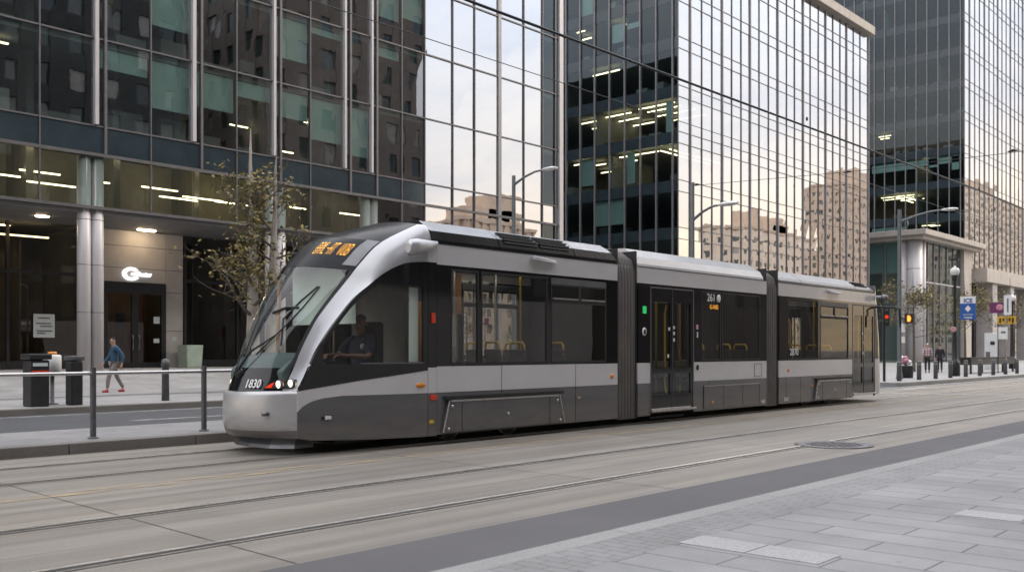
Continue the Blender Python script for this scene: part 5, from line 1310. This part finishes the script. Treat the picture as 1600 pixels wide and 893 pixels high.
# bin with bags, bench, kiosk, signs on the right
t = thing('litter_bin', 'low black street bin with pink bags spilling from its top', 'litter bin', (47.9, 17.2, .15))
MB().lathe((47.9, 17.2, .15), [(.30, 0), (.34, .55), (.36, .6), (.30, .6)], 14).build('body', M['black'], t)
pb = thing('bag', 'pink and white bags lying on the low street bin', 'bag', (47.9, 17.2, .75))
mb = MB()
for i in range(9): mb.lathe((47.9 + random.uniform(-.25, .2), 17.2 + random.uniform(-.3, .3), .82 + random.uniform(0, .3)), [(.01, -.12), (.12, -.05), (.14, .05), (.02, .14)], 7, i % 2, False)
mb.build('plastic', [M['pinkbag'], M['white']], pb)
t = thing('bench', 'long black bench beside the globe lamp post', 'bench', (62.7, 17.6, .15))
MB().box(58.2, 67.2, 17.25, 17.95, 1.06, 1.10).build('top', M['black'], t); MB().box(58.3, 67.1, 17.3, 17.9, .66, 1.055).build('side_panel', M['black'], t)
for x in (58.4, 60.5, 62.6, 64.7, 66.9): MB().box(x, x + .12, 17.32, 17.42, .15, .655).build('leg', M['black'], t)
t = thing('information_kiosk', 'white information kiosk standing in front of the grey stone column', 'kiosk', (75, 21.4, .15))
MB().box(74.8, 75.0, 20.4, 21.3, .15, 2.75).build('panel', M['white'], t, bevel=.03); MB().box(74.785, 74.805, 20.6, 20.9, 1.9, 2.15).build('notice', M['black'], t); MB().box(74.785, 74.805, 20.9, 21.2, .9, 1.4).build('notice', M['trimgrey'], t)
sp_ = thing('sign_post', 'thin steel post with white street signs in front of the bench end', 'sign post', (60.5, 16.0, .15))
MB().tube([(60.5, 16.05, .15), (60.5, 16.05, 4.7)], .035, 8).build('pole', M['steel'], sp_); MB().box(60.42, 60.45, 15.75, 16.15, 3.55, 4.7).build('sign_panel', M['white'], sp_); MB().box(60.42, 60.45, 15.95, 16.45, 2.15, 2.85).build('sign_panel', M['white'], sp_)
mb = MB(); mb.box(60.41, 60.419, 15.9, 15.98, 3.7, 4.5); mb.box(60.41, 60.419, 16.05, 16.3, 2.5, 2.6); mb.build('marking', M['trimgrey'], sp_)
sx_ = thing('shop_sign', 'purple hanging sign with pale swirl left of the white signs', 'sign', (62, 16.9, 3.9))
MB().box(62, 62.06, 16.45, 17.35, 3.72, 4.35).build('panel', M['purple'], sx_); MB().lathe((61.98, 16.8, 4.05), [(.2, .01), (.2, -.01), (.12, -.012)], 14, axis='x').build('emblem', M['pinkbag'], sx_); MB().tube([(62.03, 16.9, .15), (62.03, 16.9, 3.75)], .03, 6).build('pole', M['black'], sx_)
sy_ = thing('warning_sign', 'yellow sign with black marks below the purple sign', 'sign', (61.4, 16.3, 3.2))
MB().box(61.3, 61.34, 15.75, 16.75, 3.05, 3.5).build('panel', M['yellowsign'], sy_); mb = MB()
for q in range(5): mb.box(61.285, 61.299, 15.85 + q * .17, 15.95 + q * .17, 3.12 + (q % 2) * .1, 3.4)
mb.build('marking', M['black'], sy_); MB().tube([(61.36, 16.3, .15), (61.36, 16.3, 3.1)], .03, 6).build('pole', M['black'], sy_)
# railing on the island and the single post on the far kerb
rl = thing('railing', 'steel handrail on dark posts along the island beside the tram nose', 'railing', (6, 14.55, .157))
MB().tube([(-20, 14.55, 1.15), (5.0, 14.55, 1.15), (14, 14.55, 1.155)], .028, 10).build('handrail', M['steel'], rl)
for x in (-4.3, -2.4, -.5, 1.3, 3.1, 4.85, 6.58, 8.44, 10.3, 12.2):
    mb = MB(); mb.tube([(x, 14.55, .155), (x, 14.55, 1.24)], .045, 10); mb.lathe((x, 14.55, .155), [(.08, 0), (.08, .02), (.05, .03)], 12); mb.build('post', M['postgrey'], rl)
pk = thing('kerb_post', 'single dark post standing on the far kerb left of the tram nose', 'bollard', (12.9, 24.2, .15)); MB().lathe((12.9, 24.2, .15), [(.10, 0), (.09, .9), (.12, .92), (.10, 1.1), (.03, 1.13)], 12).build('post', M['postgrey'], pk)
# bins and bucket on the far pavement
t = thing('litter_bin', 'wide black litter bin with pale slot and red stripe on the far pavement', 'litter bin', (9.5, 23.95, .15))
MB().box(9.25, 9.70, 23.75, 24.25, .15, 1.27).build('body', M['black'], t, bevel=.04); MB().box(9.21, 9.74, 23.71, 24.29, 1.28, 1.42).build('lid', M['black'], t, bevel=.03); MB().box(9.30, 9.64, 23.735, 23.75, 1.12, 1.2).build('slot', M['paper'], t); MB().box(9.27, 9.68, 23.738, 23.75, .98, 1.02).build('stripe', M['redlens'], t)
t = thing('litter_bin', 'narrow black litter bin right of the white drum on the far pavement', 'litter bin', (10.36, 23.95, .15))
MB().box(10.22, 10.50, 23.75, 24.15, .15, 1.24).build('body', M['black'], t, bevel=.04); MB().box(10.19, 10.53, 23.72, 24.18, 1.25, 1.37).build('lid', M['postgrey'], t, bevel=.03)
t = thing('white_drum', 'white drum with orange top raised on a dark post between the two black bins', 'drum', (10.1, 24.6, .15)); MB().lathe((10.1, 24.6, .15), [(.21, .75), (.21, 1.2), (.18, 1.24)], 18).build('body', M['white'], t); MB().lathe((10.1, 24.6, .15), [(.11, 1.25), (.11, 1.31), (.03, 1.32)], 14).build('lid', M['amberlens'], t); MB().lathe((10.1, 24.6, .15), [(.14, 0), (.14, .03), (.05, .05), (.05, .74)], 12).build('post', M['postgrey'], t)
t = thing('planter', 'pale green square planter against the dark shop front', 'planter', (24.3, 41.6, .7)); MB().hexa([(23.1, 41.3, .7), (23.85, 41.3, .7), (23.85, 42.1, .7), (23.1, 42.1, .7), (23.05, 41.25, 1.75), (23.9, 41.25, 1.75), (23.9, 42.15, 1.75), (23.05, 42.15, 1.75)]).build('body', M['greenbin'], t, bevel=.03)
# manhole cover
t = tag(MB().lathe((14.72, 6.42, .004), [(.60, 0), (.60, .010), (.52, .013), (.50, .008), (.04, .008)], 32).build('manhole_cover', M['iron']), 'round dark iron manhole cover beside the near rail', 'manhole cover')
mb = MB()
for i in range(-5, 6):
    for j in range(-5, 6):
        if i * i + j * j < 24: mb.box(14.72 + i * .09 - .03, 14.72 + i * .09 + .03, 6.42 + j * .09 - .03, 6.42 + j * .09 + .03, .010, .020)
mb.build('tread', M['iron'], t)
# overhead wires
def wire(name, label, pts, r, m='black'):
    return tag(MB().tube(pts, r, 6).build(name, M[m]), label, 'wire')
w_ = wire('contact_wire', 'black overhead contact wire running along the street above the near track', [(-40, 7.7, 5.5), (8, 7.7, 5.48), (20, 7.7, 5.58), (26.6, 7.7, 5.65), (40, 7.7, 5.55), (54, 7.7, 5.65), (90, 7.7, 5.6), (200, 7.7, 5.6)], .018)
for x in (16.5, 26.6): MB().tube([(x, 7.7, 5.66), (x, 7.7, 5.72)], .02, 6).build('clamp', M['black'], w_)
wire('contact_wire', 'overhead contact wire running above the tram roof on the far track', [(-40, 12.25, 6.9), (60, 12.25, 6.9), (200, 12.25, 6.9)], .008)
s_ = wire('span_wire', 'thin cross wire with insulators slung from the lamp post over both tracks', [(26.6, 16.25, 6.75), (26.6, 11, 6.55), (26.6, 5, 6.5), (26.6, -6, 6.8)], .008)
for y in (16.1, 11.2, 6.9): MB().tube([(26.6, y - .12, 6.55 + (.2 if y > 15 else 0)), (26.6, y, 6.57 + (.2 if y > 15 else 0)), (26.6, y + .12, 6.55 + (.2 if y > 15 else 0))], [.015, .04, .015], 8).build('insulator', M['black'], s_)
